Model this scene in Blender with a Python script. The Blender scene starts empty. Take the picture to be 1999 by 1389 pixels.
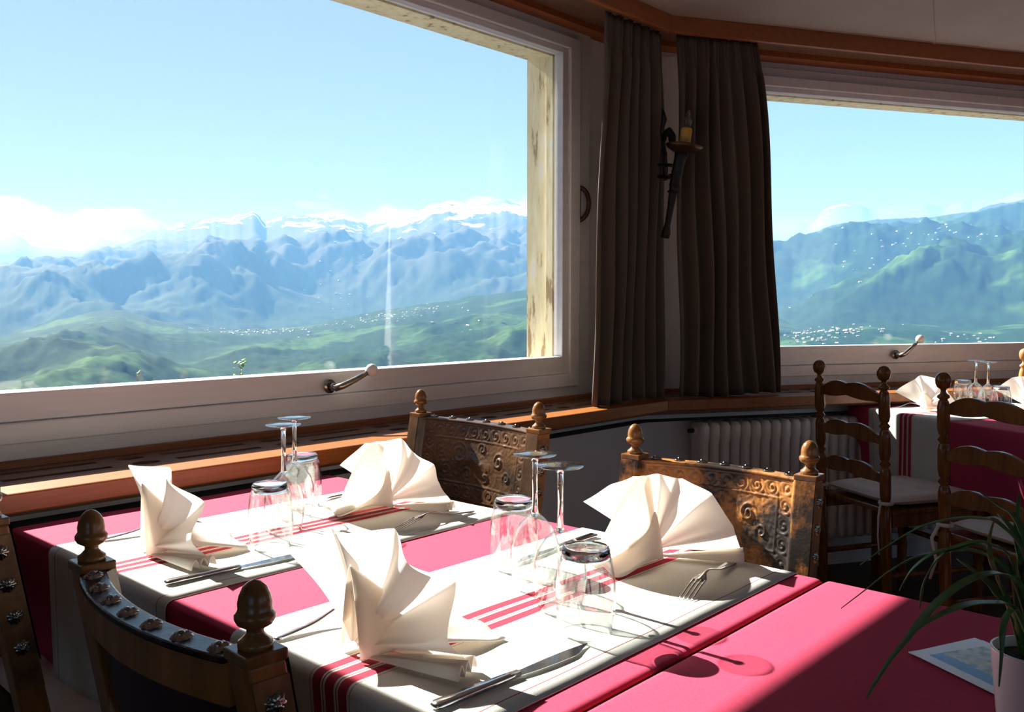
import bpy, bmesh, math, random
from mathutils import Vector, Matrix, noise
random.seed(7)
PI = math.pi
sc = bpy.context.scene
col = sc.collection

# ------------------------------------------------------------------ camera
# world: X = away from the big window, Y = along the big window wall, Z up
YAW = math.radians(42.5)
RT = Vector((math.cos(YAW), math.sin(YAW), 0))
FWD = Vector((-math.sin(YAW), math.cos(YAW), 0))
PITCH = math.atan((694.5 - 597) / 1751.0)
CAMZ = 1.2
cam_d = bpy.data.cameras.new('camera'); cam = bpy.data.objects.new('camera', cam_d); col.objects.link(cam)
cam_d.sensor_width = 36.0; cam_d.lens = 1751 / 1999 * 36.0
cam_d.clip_start = 0.05; cam_d.clip_end = 20000
cam.location = (0, 0, CAMZ)
look = FWD * math.cos(PITCH) + Vector((0, 0, -math.sin(PITCH)))
cam.rotation_euler = look.to_track_quat('-Z', 'Y').to_euler()
sc.camera = cam

# ------------------------------------------------------------------ view
sc.view_settings.view_transform = 'Standard'
sc.view_settings.look = 'None'
sc.view_settings.exposure = 0.7
sc.view_settings.gamma = 1.0
sc.view_settings.use_curve_mapping = False
sc.cycles.transparent_max_bounces = 40
sc.cycles.transmission_bounces = 8
sc.cycles.max_bounces = 8

# ------------------------------------------------------------------ sun + sky
SUN = Vector((1.0, 0.005, -0.72)).normalized()
sl = bpy.data.lights.new('sun', 'SUN'); sl.energy = 14.0; sl.angle = math.radians(0.53); sl.color = (1.0, 0.97, 0.92)
so = bpy.data.objects.new('sun', sl); col.objects.link(so)
so.rotation_euler = SUN.to_track_quat('-Z', 'Y').to_euler(); so.location = (-30, 0, 25)

def nodes_of(idb):
    idb.use_nodes = True
    nt = idb.node_tree; nt.nodes.clear()
    return nt, nt.nodes, nt.links

def N(nt, typ, **kw):
    n = nt.nodes.new(typ)
    for k, v in kw.items():
        if k == 'ins':
            for i, val in v.items(): n.inputs[i].default_value = val
        else: setattr(n, k, v)
    return n

def ramp(nt, stops, interp='LINEAR'):
    n = nt.nodes.new('ShaderNodeValToRGB'); cr = n.color_ramp; cr.interpolation = interp
    while len(cr.elements) > 1: cr.elements.remove(cr.elements[-1])
    cr.elements[0].position = stops[0][0]; cr.elements[0].color = (*stops[0][1], 1)
    for p, c in stops[1:]:
        e = cr.elements.new(p); e.color = (*c, 1)
    return n

def build_world():
    w = bpy.data.worlds.new('sky'); sc.world = w
    nt, ns, L = nodes_of(w)
    out = N(nt, 'ShaderNodeOutputWorld'); bg = N(nt, 'ShaderNodeBackground')
    tc = N(nt, 'ShaderNodeTexCoord'); sep = N(nt, 'ShaderNodeSeparateXYZ')
    L.new(tc.outputs['Generated'], sep.inputs[0])
    # clear sky gradient by elevation
    rp = ramp(nt, [(0.0, (0.22, 0.27, 0.32)), (0.47, (0.36, 0.46, 0.58)), (0.5, (0.58, 0.80, 1.0)), (0.56, (0.46, 0.73, 1.0)), (0.64, (0.35, 0.62, 1.0)), (0.8, (0.22, 0.47, 0.95)), (1.0, (0.14, 0.33, 0.85))])
    mz = N(nt, 'ShaderNodeMath', operation='MULTIPLY_ADD', ins={1: 0.5, 2: 0.5})
    L.new(sep.outputs['Z'], mz.inputs[0]); L.new(mz.outputs[0], rp.inputs[0])
    # brighter toward the sun's side of the sky
    dt = N(nt, 'ShaderNodeVectorMath', operation='DOT_PRODUCT'); dt.inputs[1].default_value = tuple(-SUN)
    L.new(tc.outputs['Generated'], dt.inputs[0])
    gl = N(nt, 'ShaderNodeMapRange', ins={1: 0.2, 2: 1.0, 3: 0.0, 4: 0.42})
    L.new(dt.outputs['Value'], gl.inputs[0])
    mxg = N(nt, 'ShaderNodeMix', data_type='RGBA'); mxg.inputs['B'].default_value = (0.86, 0.96, 1.0, 1)
    L.new(gl.outputs[0], mxg.inputs['Factor']); L.new(rp.outputs[0], mxg.inputs['A'])
    # cumulus banks low over the ridges
    mp = N(nt, 'ShaderNodeMapping'); mp.inputs['Scale'].default_value = (5.0, 5.0, 15.0)
    L.new(tc.outputs['Generated'], mp.inputs[0])
    no = N(nt, 'ShaderNodeTexNoise', ins={'Scale': 1.0, 'Detail': 7.0, 'Roughness': 0.55})
    L.new(mp.outputs[0], no.inputs['Vector'])
    band = ramp(nt, [(0.0, (0, 0, 0)), (0.45, (0, 0, 0)), (0.50, (1, 1, 1)), (0.552, (1, 1, 1)), (0.564, (0.62, 0.62, 0.62)), (0.580, (0, 0, 0))])
    L.new(mz.outputs[0], band.inputs[0])
    ad = N(nt, 'ShaderNodeMath', operation='MULTIPLY_ADD', ins={1: 0.36, 2: -0.30})
    L.new(band.outputs[0], ad.inputs[0])
    sm = N(nt, 'ShaderNodeMath', operation='ADD'); L.new(ad.outputs[0], sm.inputs[0]); L.new(no.outputs['Fac'], sm.inputs[1])
    cl = N(nt, 'ShaderNodeMapRange', interpolation_type='SMOOTHSTEP', ins={1: 0.53, 2: 0.60, 3: 0.0, 4: 1.0})
    L.new(sm.outputs[0], cl.inputs[0])
    mx = N(nt, 'ShaderNodeMix', data_type='RGBA'); mx.inputs['B'].default_value = (1.15, 1.17, 1.2, 1)
    L.new(cl.outputs[0], mx.inputs['Factor']); L.new(mxg.outputs['Result'], mx.inputs['A'])
    L.new(mx.outputs['Result'], bg.inputs['Color']); bg.inputs['Strength'].default_value = 0.50
    L.new(bg.outputs[0], out.inputs['Surface'])
build_world()

# ------------------------------------------------------------------ helpers
MATS = {}
def pmat(name, base=(0.8, 0.8, 0.8), rough=0.5, metal=0.0, spec=0.5, **kw):
    m = bpy.data.materials.new(name); nt, ns, L = nodes_of(m)
    out = N(nt, 'ShaderNodeOutputMaterial'); b = N(nt, 'ShaderNodeBsdfPrincipled')
    b.inputs['Base Color'].default_value = (*base, 1); b.inputs['Roughness'].default_value = rough
    b.inputs['Metallic'].default_value = metal; b.inputs['Specular IOR Level'].default_value = spec
    L.new(b.outputs[0], out.inputs['Surface'])
    MATS[name] = m
    m['_b'] = b.name
    return m, nt, b, L

def vary(nt, L, b, c1, c2, scale=8.0, stretch=(1, 1, 1), detail=5.0, lo=0.35, hi=0.65, bump=0.0, bscale=None, coord='Object', rough=None):
    tc = N(nt, 'ShaderNodeTexCoord'); mp = N(nt, 'ShaderNodeMapping'); mp.inputs['Scale'].default_value = stretch
    L.new(tc.outputs[coord], mp.inputs[0])
    no = N(nt, 'ShaderNodeTexNoise', ins={'Scale': scale, 'Detail': detail, 'Roughness': 0.6})
    L.new(mp.outputs[0], no.inputs['Vector'])
    rp = ramp(nt, [(lo, c1), (hi, c2)]); L.new(no.outputs['Fac'], rp.inputs[0])
    L.new(rp.outputs[0], b.inputs['Base Color'])
    if bump:
        n2 = N(nt, 'ShaderNodeTexNoise', ins={'Scale': bscale or scale * 3, 'Detail': 4.0})
        L.new(mp.outputs[0], n2.inputs['Vector'])
        bp = N(nt, 'ShaderNodeBump', ins={'Strength': bump, 'Distance': 0.01}); L.new(n2.outputs['Fac'], bp.inputs['Height'])
        L.new(bp.outputs[0], b.inputs['Normal'])
    return no, rp, mp

class MB:
    def __init__(s): s.v = []; s.f = []; s.sm = []
    def add(s, vs, fs, smooth=False, M=None):
        o = len(s.v)
        s.v += [tuple(M @ Vector(p)) if M else tuple(p) for p in vs]
        s.f += [tuple(i + o for i in f) for f in fs]; s.sm += [smooth] * len(fs)
        return s
    def box(s, x0, x1, y0, y1, z0, z1, M=None):
        vs = [(x, y, z) for z in (z0, z1) for y in (y0, y1) for x in (x0, x1)]
        return s.add(vs, [(0, 2, 3, 1), (4, 5, 7, 6), (0, 1, 5, 4), (2, 6, 7, 3), (0, 4, 6, 2), (1, 3, 7, 5)], False, M)
    def lathe(s, prof, seg=24, M=None, cap=True, sy=1.0):
        vs = []; fs = []
        for r, z in prof:
            for k in range(seg):
                a = 2 * PI * k / seg; vs.append((r * math.cos(a), r * math.sin(a) * sy, z))
        for j in range(len(prof) - 1):
            for k in range(seg):
                a, b = j * seg + k, j * seg + (k + 1) % seg
                fs.append((a, b, b + seg, a + seg))
        if cap:
            if prof[0][0] > 1e-5: fs.append(tuple(range(seg))[::-1])
            if prof[-1][0] > 1e-5: fs.append(tuple(range((len(prof) - 1) * seg, len(prof) * seg)))
        return s.add(vs, fs, True, M)
    def tube(s, pts, rad, seg=8, M=None, closed=False, flat=1.0):
        pts = [Vector(p) for p in pts]; n = len(pts)
        if not hasattr(rad, '__len__'): rad = [rad] * n
        vs = []; fs = []; up = Vector((0, 0, 1)); prev = None
        for i, p in enumerate(pts):
            t = (pts[min(i + 1, n - 1)] - pts[max(i - 1, 0)])
            if t.length < 1e-9: t = Vector((0, 0, 1))
            t.normalize()
            if prev is None:
                a = up if abs(t.dot(up)) < 0.95 else Vector((1, 0, 0))
                x = t.cross(a).normalized()
            else:
                x = (prev - t * prev.dot(t)).normalized()
            prev = x; y = t.cross(x)
            for k in range(seg):
                an = 2 * PI * k / seg
                vs.append(p + (x * math.cos(an) + y * math.sin(an) * flat) * rad[i])
        for j in range(n - 1):
            for k in range(seg):
                a, b = j * seg + k, j * seg + (k + 1) % seg
                fs.append((a, b, b + seg, a + seg))
        fs.append(tuple(range(seg))[::-1]); fs.append(tuple(range((n - 1) * seg, n * seg)))
        return s.add(vs, fs, True, M)
    def grid(s, fn, nu, nv, smooth=True, M=None):
        vs = [fn(i / nu, j / nv) for j in range(nv + 1) for i in range(nu + 1)]
        fs = [(j * (nu + 1) + i, j * (nu + 1) + i + 1, (j + 1) * (nu + 1) + i + 1, (j + 1) * (nu + 1) + i) for j in range(nv) for i in range(nu)]
        return s.add(vs, fs, smooth, M)
    def prism(s, poly, z0, z1, M=None, smooth=False):
        n = len(poly)
        vs = [(x, y, z0) for x, y in poly] + [(x, y, z1) for x, y in poly]
        fs = [tuple(range(n))[::-1], tuple(range(n, 2 * n))] + [(i, (i + 1) % n, n + (i + 1) % n, n + i) for i in range(n)]
        return s.add(vs, fs, smooth, M)
    def sweep(s, prof, path, M=None, smooth=True):
        # prof: closed list of (a,b); path: list of (origin, A, B) frames
        m = len(prof); vs = []; fs = []
        for o, A, B in path:
            for a, b in prof: vs.append(Vector(o) + Vector(A) * a + Vector(B) * b)
        for j in range(len(path) - 1):
            for k in range(m):
                a, b = j * m + k, j * m + (k + 1) % m
                fs.append((a, b, b + m, a + m))
        fs.append(tuple(range(m))[::-1]); fs.append(tuple(range((len(path) - 1) * m, len(path) * m)))
        return s.add(vs, fs, smooth, M)
    def mesh(s, name):
        me = bpy.data.meshes.new(name); me.from_pydata([tuple(p) for p in s.v], [], s.f)
        me.polygons.foreach_set('use_smooth', s.sm); me.update()
        bm = bmesh.new(); bm.from_mesh(me); bmesh.ops.recalc_face_normals(bm, faces=bm.faces); bm.to_mesh(me); bm.free()
        return me
    def build(s, name, mat, parent=None, bevel=0.0, solid=0.0, loc=None, autosm=None, subsurf=0):
        o = bpy.data.objects.new(name, s.mesh(name)); col.objects.link(o)
        o.data.materials.append(MATS[mat] if isinstance(mat, str) else mat)
        if parent: o.parent = parent
        if loc: o.location = loc
        if subsurf:
            m = o.modifiers.new('sub', 'SUBSURF'); m.levels = subsurf; m.render_levels = subsurf
        if solid:
            m = o.modifiers.new('solid', 'SOLIDIFY'); m.thickness = solid; m.offset = 0
        if bevel:
            m = o.modifiers.new('bev', 'BEVEL'); m.width = bevel; m.segments = 2; m.limit_method = 'ANGLE'
        return o

def tag(o, label=None, cat=None, group=None, kind=None):
    if label: o['label'] = label
    if cat: o['category'] = cat
    if group: o['group'] = group
    if kind: o['kind'] = kind
    return o
def empty(name, loc=(0, 0, 0), rz=0.0, label=None, cat=None, group=None, kind=None):
    o = bpy.data.objects.new(name, None); col.objects.link(o); o.location = loc; o.rotation_euler = (0, 0, rz)
    o.empty_display_size = 0.05
    return tag(o, label, cat, group, kind)
def copy_tree(o, parent=None):
    c = o.copy(); col.objects.link(c); c.parent = parent
    for ch in o.children: copy_tree(ch, c)
    return c
def Rz(a): return Matrix.Rotation(a, 4, 'Z')
def T(x, y, z): return Matrix.Translation((x, y, z))
def px(x, y, f):            # point seen at photo pixel (x,y) at forward distance f
    p = RT * ((x - 999.5) / 1751 * f) + FWD * f
    # camera pitched slightly down
    c, s_ = math.cos(PITCH), math.sin(PITCH)
    r = look + RT * ((x - 999.5) / 1751) + (Vector((0, 0, c)) + FWD * s_) * (-(y - 694.5) / 1751)
    return Vector((0, 0, CAMZ)) + r * (f / r.dot(FWD))
def pz(x, y, z):            # same, on the horizontal plane z
    c, s_ = math.cos(PITCH), math.sin(PITCH)
    r = look + RT * ((x - 999.5) / 1751) + (Vector((0, 0, c)) + FWD * s_) * (-(y - 694.5) / 1751)
    return Vector((0, 0, CAMZ)) + r * ((z - CAMZ) / r.z)
def sstep(a, b, x):
    t = max(0, min(1, (x - a) / (b - a))); return t * t * (3 - 2 * t)
# ------------------------------------------------------------------ materials
def simple(name, c1, c2, scale=6, rough=0.5, bump=0.0, stretch=(1, 1, 1), spec=0.5, metal=0.0, bscale=None, lo=0.35, hi=0.65, detail=5.0):
    m, nt, b, L = pmat(name, c1, rough, metal, spec)
    vary(nt, L, b, c1, c2, scale, stretch, detail, lo, hi, bump, bscale)
    return m
simple('wall_paint', (0.78, 0.75, 0.75), (0.83, 0.80, 0.80), 3, 0.8, 0.05, bscale=160)
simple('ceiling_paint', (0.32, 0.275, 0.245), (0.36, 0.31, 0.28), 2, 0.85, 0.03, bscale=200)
simple('white_frame', (0.70, 0.69, 0.70), (0.77, 0.76, 0.76), 5, 0.42, 0.06, stretch=(8, 0.6, 8), bscale=30)
def peeled(name):
    m, nt, b, L = pmat(name, (0.5, 0.4, 0.25), 0.7)
    tc = N(nt, 'ShaderNodeTexCoord')
    mp = N(nt, 'ShaderNodeMapping'); mp.inputs['Scale'].default_value = (12, 12, 2.5); L.new(tc.outputs['Object'], mp.inputs[0])
    n1 = N(nt, 'ShaderNodeTexNoise', ins={'Scale': 2.0, 'Detail': 8.0, 'Roughness': 0.65}); L.new(mp.outputs[0], n1.inputs['Vector'])
    r1 = ramp(nt, [(0.36, (0.30, 0.20, 0.10)), (0.42, (0.62, 0.52, 0.31)), (0.58, (0.72, 0.62, 0.40)), (0.66, (0.66, 0.63, 0.56))])
    L.new(n1.outputs['Fac'], r1.inputs[0]); L.new(r1.outputs[0], b.inputs['Base Color'])
    bp = N(nt, 'ShaderNodeBump', ins={'Strength': 0.5, 'Distance': 0.006}); L.new(n1.outputs['Fac'], bp.inputs['Height']); L.new(bp.outputs[0], b.inputs['Normal'])
peeled('peeling_paint')
simple('ledge_wood', (0.27, 0.083, 0.014), (0.35, 0.122, 0.026), 5, 0.38, 0.04, stretch=(14, 0.8, 14), bscale=20)
simple('grille_wood', (0.13, 0.06, 0.03), (0.19, 0.09, 0.045), 6, 0.45, 0.03, stretch=(14, 0.8, 14))
simple('valance_wood', (0.26, 0.075, 0.016), (0.32, 0.100, 0.025), 5, 0.45, 0.03, stretch=(14, 0.8, 14))
simple('recess_shade', (0.012, 0.010, 0.009), (0.02, 0.016, 0.014), 5, 0.8)  # shade below the grille slots, given as a near-black colour
simple('chair_wood', (0.24, 0.092, 0.021), (0.40, 0.165, 0.044), 5, 0.32, 0.05, stretch=(6, 6, 1.0), bscale=40)
simple('finial_wood', (0.15, 0.062, 0.016), (0.27, 0.125, 0.038), 14, 0.22, 0.03, stretch=(3, 3, 1))
simple('ladder_wood', (0.13, 0.043, 0.009), (0.23, 0.082, 0.018), 6, 0.2, 0.03, stretch=(6, 6, 1))
simple('sunlit_ladder_wood', (0.42, 0.20, 0.06), (0.52, 0.27, 0.09), 6, 0.35, 0.03, stretch=(6, 6, 1))  # lit copy of the ladder-back wood, sunlight put into the colour
simple('floor_wood', (0.055, 0.026, 0.013), (0.09, 0.042, 0.02), 4, 0.45, 0.04, stretch=(8, 0.7, 1))
simple('back_leather', (0.040, 0.013, 0.022), (0.058, 0.022, 0.03), 20, 0.5, 0.05)
simple('seat_leather', (0.05, 0.022, 0.012), (0.11, 0.05, 0.02), 9, 0.45, 0.1)
def worn_leather(name, dark, tan, lo, hi, rough=0.36, spec=0.5):
    m, nt, b, L = pmat(name, dark, rough, 0.0, spec)
    tc = N(nt, 'ShaderNodeTexCoord')
    n1 = N(nt, 'ShaderNodeTexNoise', ins={'Scale': 7.0, 'Detail': 9.0, 'Roughness': 0.68}); L.new(tc.outputs['Object'], n1.inputs['Vector'])
    r1 = ramp(nt, [(lo, dark), (hi, tan)]); L.new(n1.outputs['Fac'], r1.inputs[0]); L.new(r1.outputs[0], b.inputs['Base Color'])
    n2 = N(nt, 'ShaderNodeTexNoise', ins={'Scale': 160.0, 'Detail': 3.0}); L.new(tc.outputs['Object'], n2.inputs['Vector'])
    bp = N(nt, 'ShaderNodeBump', ins={'Strength': 0.25, 'Distance': 0.002}); L.new(n2.outputs['Fac'], bp.inputs['Height']); L.new(bp.outputs[0], b.inputs['Normal'])
worn_leather('leather_tan', (0.016, 0.010, 0.008), (0.46, 0.185, 0.04), 0.50, 0.62, 0.4)
worn_leather('leather_brown', (0.022, 0.013, 0.008), (0.115, 0.055, 0.022), 0.42, 0.64, 0.3)
worn_leather('leather_top', (0.010, 0.007, 0.008), (0.085, 0.034, 0.012), 0.54, 0.70, 0.24, 0.3)
worn_leather('leather_side', (0.09, 0.036, 0.014), (0.30, 0.15, 0.055), 0.40, 0.62, 0.4)
pmat('rosette_metal', (0.30, 0.28, 0.26), 0.18, 1.0)
pmat('brass_tack', (0.50, 0.42, 0.27), 0.25, 1.0)
pmat('steel', (0.62, 0.62, 0.62), 0.17, 1.0)
pmat('old_nickel', (0.42, 0.39, 0.33), 0.28, 1.0)
pmat('dark_iron', (0.016, 0.013, 0.012), 0.5, 0.3)
simple('bronze', (0.06, 0.030, 0.015), (0.10, 0.05, 0.022), 20, 0.4, metal=0.5)
pmat('white_knob', (0.80, 0.76, 0.70), 0.18)
simple('radiator_paint', (0.76, 0.71, 0.67), (0.80, 0.75, 0.71), 8, 0.4)
pmat('valve_plastic', (0.55, 0.48, 0.45), 0.35)
simple('soil', (0.012, 0.008, 0.006), (0.035, 0.022, 0.014), 60, 0.9, 0.6)
pmat('pot_ceramic', (0.80, 0.80, 0.82), 0.22)

def cloth_mat(name, c1, c2, weave=900.0, rough=0.9, trans=0.0, tcol=None, bump=0.12):
    m, nt, b, L = pmat(name, c1, rough, 0.0, 0.2)
    no, rp, mp = vary(nt, L, b, c1, c2, 300, (1, 1, 1), 2.0, 0.3, 0.7)
    tc = N(nt, 'ShaderNodeTexCoord')
    w1 = N(nt, 'ShaderNodeTexNoise', ins={'Scale': weave, 'Detail': 1.0}); L.new(tc.outputs['Object'], w1.inputs['Vector'])
    w2 = N(nt, 'ShaderNodeTexNoise', ins={'Scale': 9.0, 'Detail': 3.0}); L.new(tc.outputs['Object'], w2.inputs['Vector'])
    mm = N(nt, 'ShaderNodeMath', operation='MULTIPLY_ADD', ins={1: 3.0}); L.new(w2.outputs['Fac'], mm.inputs[0]); L.new(w1.outputs['Fac'], mm.inputs[2])
    bp = N(nt, 'ShaderNodeBump', ins={'Strength': bump, 'Distance': 0.002}); L.new(mm.outputs[0], bp.inputs['Height']); L.new(bp.outputs[0], b.inputs['Normal'])
    if trans:
        out = [n for n in nt.nodes if n.type == 'OUTPUT_MATERIAL'][0]
        t = N(nt, 'ShaderNodeBsdfTranslucent'); t.inputs['Color'].default_value = (*(tcol or c1), 1)
        mx = N(nt, 'ShaderNodeMixShader', ins={0: trans}); L.new(b.outputs[0], mx.inputs[1]); L.new(t.outputs[0], mx.inputs[2]); L.new(mx.outputs[0], out.inputs['Surface'])
    return m
cloth_mat('tablecloth_red', (0.43, 0.040, 0.092), (0.49, 0.050, 0.108))
cloth_mat('napkin_cream', (0.86, 0.84, 0.82), (0.89, 0.87, 0.85), 1200, 0.9, 0.45, (1.0, 0.91, 0.79), 0.06)
cloth_mat('cushion_cotton', (0.66, 0.60, 0.54), (0.74, 0.68, 0.62), 500, 0.95, bump=0.3)
cloth_mat('curtain_cloth', (0.135, 0.108, 0.088), (0.165, 0.134, 0.11), 700, 0.95, 0.10, (0.22, 0.16, 0.11), 0.2)

def runner_mat():
    m, nt, b, L = pmat('runner_linen', (0.7, 0.7, 0.66), 0.9, 0.0, 0.2)
    tc = N(nt, 'ShaderNodeTexCoord'); sp = N(nt, 'ShaderNodeSeparateXYZ'); L.new(tc.outputs['Object'], sp.inputs[0])
    # distance from the runner's centre line: object X
    ab = N(nt, 'ShaderNodeMath', operation='ABSOLUTE'); L.new(sp.outputs['X'], ab.inputs[0])
    W = 0.2275
    def s(x): return x / 0.25
    lin = (0.72, 0.71, 0.67); red = (0.40, 0.030, 0.060); drk = (0.33, 0.10, 0.10)
    st = [(0.0, red), (s(0.0085), lin), (s(0.0125), red), (s(0.0138), lin), (s(0.0175), red), (s(0.0335), lin), (s(0.0385), red), (s(0.0400), lin), (s(0.198), drk), (s(0.1995), lin)]
    rp = ramp(nt, st, 'CONSTANT')
    mr = N(nt, 'ShaderNodeMath', operation='MULTIPLY', ins={1: 4.0}); L.new(ab.outputs[0], mr.inputs[0]); L.new(mr.outputs[0], rp.inputs[0])
    wv = N(nt, 'ShaderNodeTexNoise', ins={'Scale': 700.0, 'Detail': 1.0}); L.new(tc.outputs['Object'], wv.inputs['Vector'])
    mx = N(nt, 'ShaderNodeMix', data_type='RGBA', blend_type='MULTIPLY'); mx.inputs['Factor'].default_value = 0.5
    wr = ramp(nt, [(0.35, (0.72, 0.72, 0.70)), (0.6, (1, 1, 1))]); L.new(wv.outputs['Fac'], wr.inputs[0])
    L.new(rp.outputs[0], mx.inputs['A']); L.new(wr.outputs[0], mx.inputs['B']); L.new(mx.outputs['Result'], b.inputs['Base Color'])
    bp = N(nt, 'ShaderNodeBump', ins={'Strength': 0.15, 'Distance': 0.001}); L.new(wv.outputs['Fac'], bp.inputs['Height']); L.new(bp.outputs[0], b.inputs['Normal'])
runner_mat()

def thin_glass(name, refl=1.0, tint=(0.97, 0.985, 0.98), f0=0.08, edge=None):
    """thin-walled clear glass: straight-through transmission with a Schlick reflection"""
    m = bpy.data.materials.new(name); nt, ns, L = nodes_of(m); MATS[name] = m
    out = N(nt, 'ShaderNodeOutputMaterial'); tr = N(nt, 'ShaderNodeBsdfTransparent'); gl = N(nt, 'ShaderNodeBsdfGlossy')
    gl.inputs['Roughness'].default_value = 0.0; gl.inputs['Color'].default_value = (refl, refl, refl, 1)
    lw = N(nt, 'ShaderNodeLayerWeight', ins={'Blend': 0.5})
    pw = N(nt, 'ShaderNodeMath', operation='POWER', ins={1: 5.0}); L.new(lw.outputs['Facing'], pw.inputs[0])
    fr = N(nt, 'ShaderNodeMath', operation='MULTIPLY_ADD', ins={1: 1.0 - f0, 2: f0}); L.new(pw.outputs[0], fr.inputs[0])
    tr.inputs['Color'].default_value = (*tint, 1)
    if edge:
        rp = ramp(nt, [(0.0, tint), (0.62, tint), (1.0, edge)]); L.new(lw.outputs['Facing'], rp.inputs[0]); L.new(rp.outputs[0], tr.inputs['Color'])
    mx = N(nt, 'ShaderNodeMixShader'); L.new(fr.outputs[0], mx.inputs[0]); L.new(tr.outputs[0], mx.inputs[1]); L.new(gl.outputs[0], mx.inputs[2])
    L.new(mx.outputs[0], out.inputs['Surface'])
thin_glass('window_glass', 0.9, (0.975, 0.985, 0.985), 0.035)
thin_glass('thin_glass', 1.0, (0.955, 0.968, 0.966), 0.09, (0.42, 0.45, 0.46))
thin_glass('foot_glass', 1.0, (0.86, 0.875, 0.875), 0.06, (0.5, 0.52, 0.53))
def solid_glass(name):
    m = bpy.data.materials.new(name); nt, ns, L = nodes_of(m); MATS[name] = m
    out = N(nt, 'ShaderNodeOutputMaterial'); g = N(nt, 'ShaderNodeBsdfGlass', ins={'Roughness': 0.0, 'IOR': 1.5})
    g.inputs['Color'].default_value = (0.97, 0.985, 0.98, 1)
    L.new(g.outputs[0], out.inputs['Surface'])
solid_glass('solid_glass')
def candle_mat():
    m, nt, b, L = pmat('candle_sleeve', (0.62, 0.36, 0.07), 0.4)
    b.inputs['Subsurface Weight'].default_value = 0.1
candle_mat()
def leaf_mat(name, c1, c2):
    m, nt, b, L = pmat(name, c1, 0.4)
    vary(nt, L, b, c1, c2, 30, (1, 1, 1), 3.0)
leaf_mat('leaf_green', (0.035, 0.105, 0.028), (0.075, 0.185, 0.05))
leaf_mat('leaf_dry', (0.20, 0.15, 0.06), (0.30, 0.24, 0.10))
pmat('petal_pink', (0.75, 0.08, 0.22), 0.5)
leaf_mat('tree_leaf', (0.10, 0.22, 0.02), (0.20, 0.36, 0.04))
# ------------------------------------------------------------------ the room
LX, LY = -2.0, 3.13            # front corner of the window ledge where the two window walls meet
BEND = math.radians(-30)
W1 = T(LX, LY, 0)
W2 = T(LX, LY, 0) @ Rz(BEND)
t15 = math.tan(math.radians(15))
ZL0, ZL1 = 0.770, 0.813        # ledge
CEIL = 2.362
def struct(name, mb, mat, parent=None, **k):
    o = mb.build(name, mat, parent, **k)
    if not parent: o['kind'] = 'structure'
    return o
def mitre(mb, x0, x1, y0, z0, z1, side):
    """bar along a window wall from offset x0..x1 (local), from far end y0 to the mitred corner; side=1 wall 1, 2 wall 2"""
    M = W1 if side == 1 else W2
    s = -1 if side == 1 else 1
    poly = [(x0, y0), (x1, y0), (x1, s * x1 * t15), (x0, s * x0 * t15)]
    return mb.prism(poly, z0, z1, M)
Y1 = -5.2      # far (left, unseen) end of wall 1 in its own frame
Y2 = 4.2       # far (right, unseen) end of wall 2
XB = 3.6       # back wall
# floor, ceiling: polygon of the room
def w(M, x, y): p = M @ Vector((x, y, 0)); return (p.x, p.y)
out1 = w(W1, -0.36, Y1); cor = w(W1, -0.36, 0.36 * t15); out2 = w(W2, -0.36, Y2)
room = [out1, cor, out2, (XB, out2[1]), (XB, out1[1])]
struct('floor', MB().prism(room[::-1], -0.08, 0.0), 'floor_wood')
inn = [w(W1, -0.02, Y1), w(W1, -0.02, 0.02 * t15), w(W2, -0.02, Y2), (XB, out2[1]), (XB, out1[1])]
ceil = struct('ceiling', MB().prism(inn[::-1], CEIL, CEIL + 0.1), 'ceiling_paint')
a, b_ = pz(1825, 100, CEIL), pz(1808, -120, CEIL)
dv = (b_ - a).normalized(); nv = Vector((-dv.y, dv.x, 0)) * 0.006
q0 = a - dv * 0.3; q1 = a + dv * 2.2
MB().prism([(q0 - nv).to_tuple()[:2], (q1 - nv).to_tuple()[:2], (q1 + nv).to_tuple()[:2], (q0 + nv).to_tuple()[:2]], CEIL - 0.004, CEIL + 0.001).build('joint_strip', 'ceiling_paint', ceil)
# the unseen sides of the dining room: windows added there to let in fill daylight
def pier_wall(name, win, along, c0, c1, t0, t1, openings):
    mb = MB(); pr = t0
    root = empty(win, kind='structure')
    def put(m_, a0, a1, z0, z1, d0=c0, d1=c1):
        if along == 'y': m_.box(d0, d1, a0, a1, z0, z1)
        else: m_.box(a0, a1, d0, d1, z0, z1)
    cm = (c0 + c1) / 2
    for (o0, o1) in openings:
        put(mb, pr, o0, 0, CEIL); put(mb, o0, o1, 0, 0.85); put(mb, o0, o1, 2.2, CEIL); pr = o1
        f = MB()
        for (a0, a1, z0, z1) in ((o0, o0 + 0.07, 0.85, 2.2), (o1 - 0.07, o1, 0.85, 2.2), (o0 + 0.07, o1 - 0.07, 0.85, 0.92), (o0 + 0.07, o1 - 0.07, 2.13, 2.2)): put(f, a0, a1, z0, z1, cm - 0.03, cm + 0.03)
        f.build('frame', 'white_frame', root)
        g = MB(); put(g, o0 + 0.07, o1 - 0.07, 0.92, 2.13, cm - 0.003, cm + 0.003); g.build('pane', 'window_glass', root)
    put(mb, pr, t1, 0, CEIL)
    struct(name, mb, 'wall_paint')
pier_wall('wall_back', 'fill_window_3', 'y', XB, XB + 0.15, out1[1], out2[1], [(0.2, 2.4), (2.8, 5.0)])
pier_wall('wall_near', 'fill_window_4', 'x', out1[1] - 0.15, out1[1], out1[0], XB + 0.15, [(0.2, 2.2)])
struct('wall_far', MB().box(out2[0], XB + 0.15, out2[1], out2[1] + 0.15, 0, CEIL), 'wall_paint')

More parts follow.
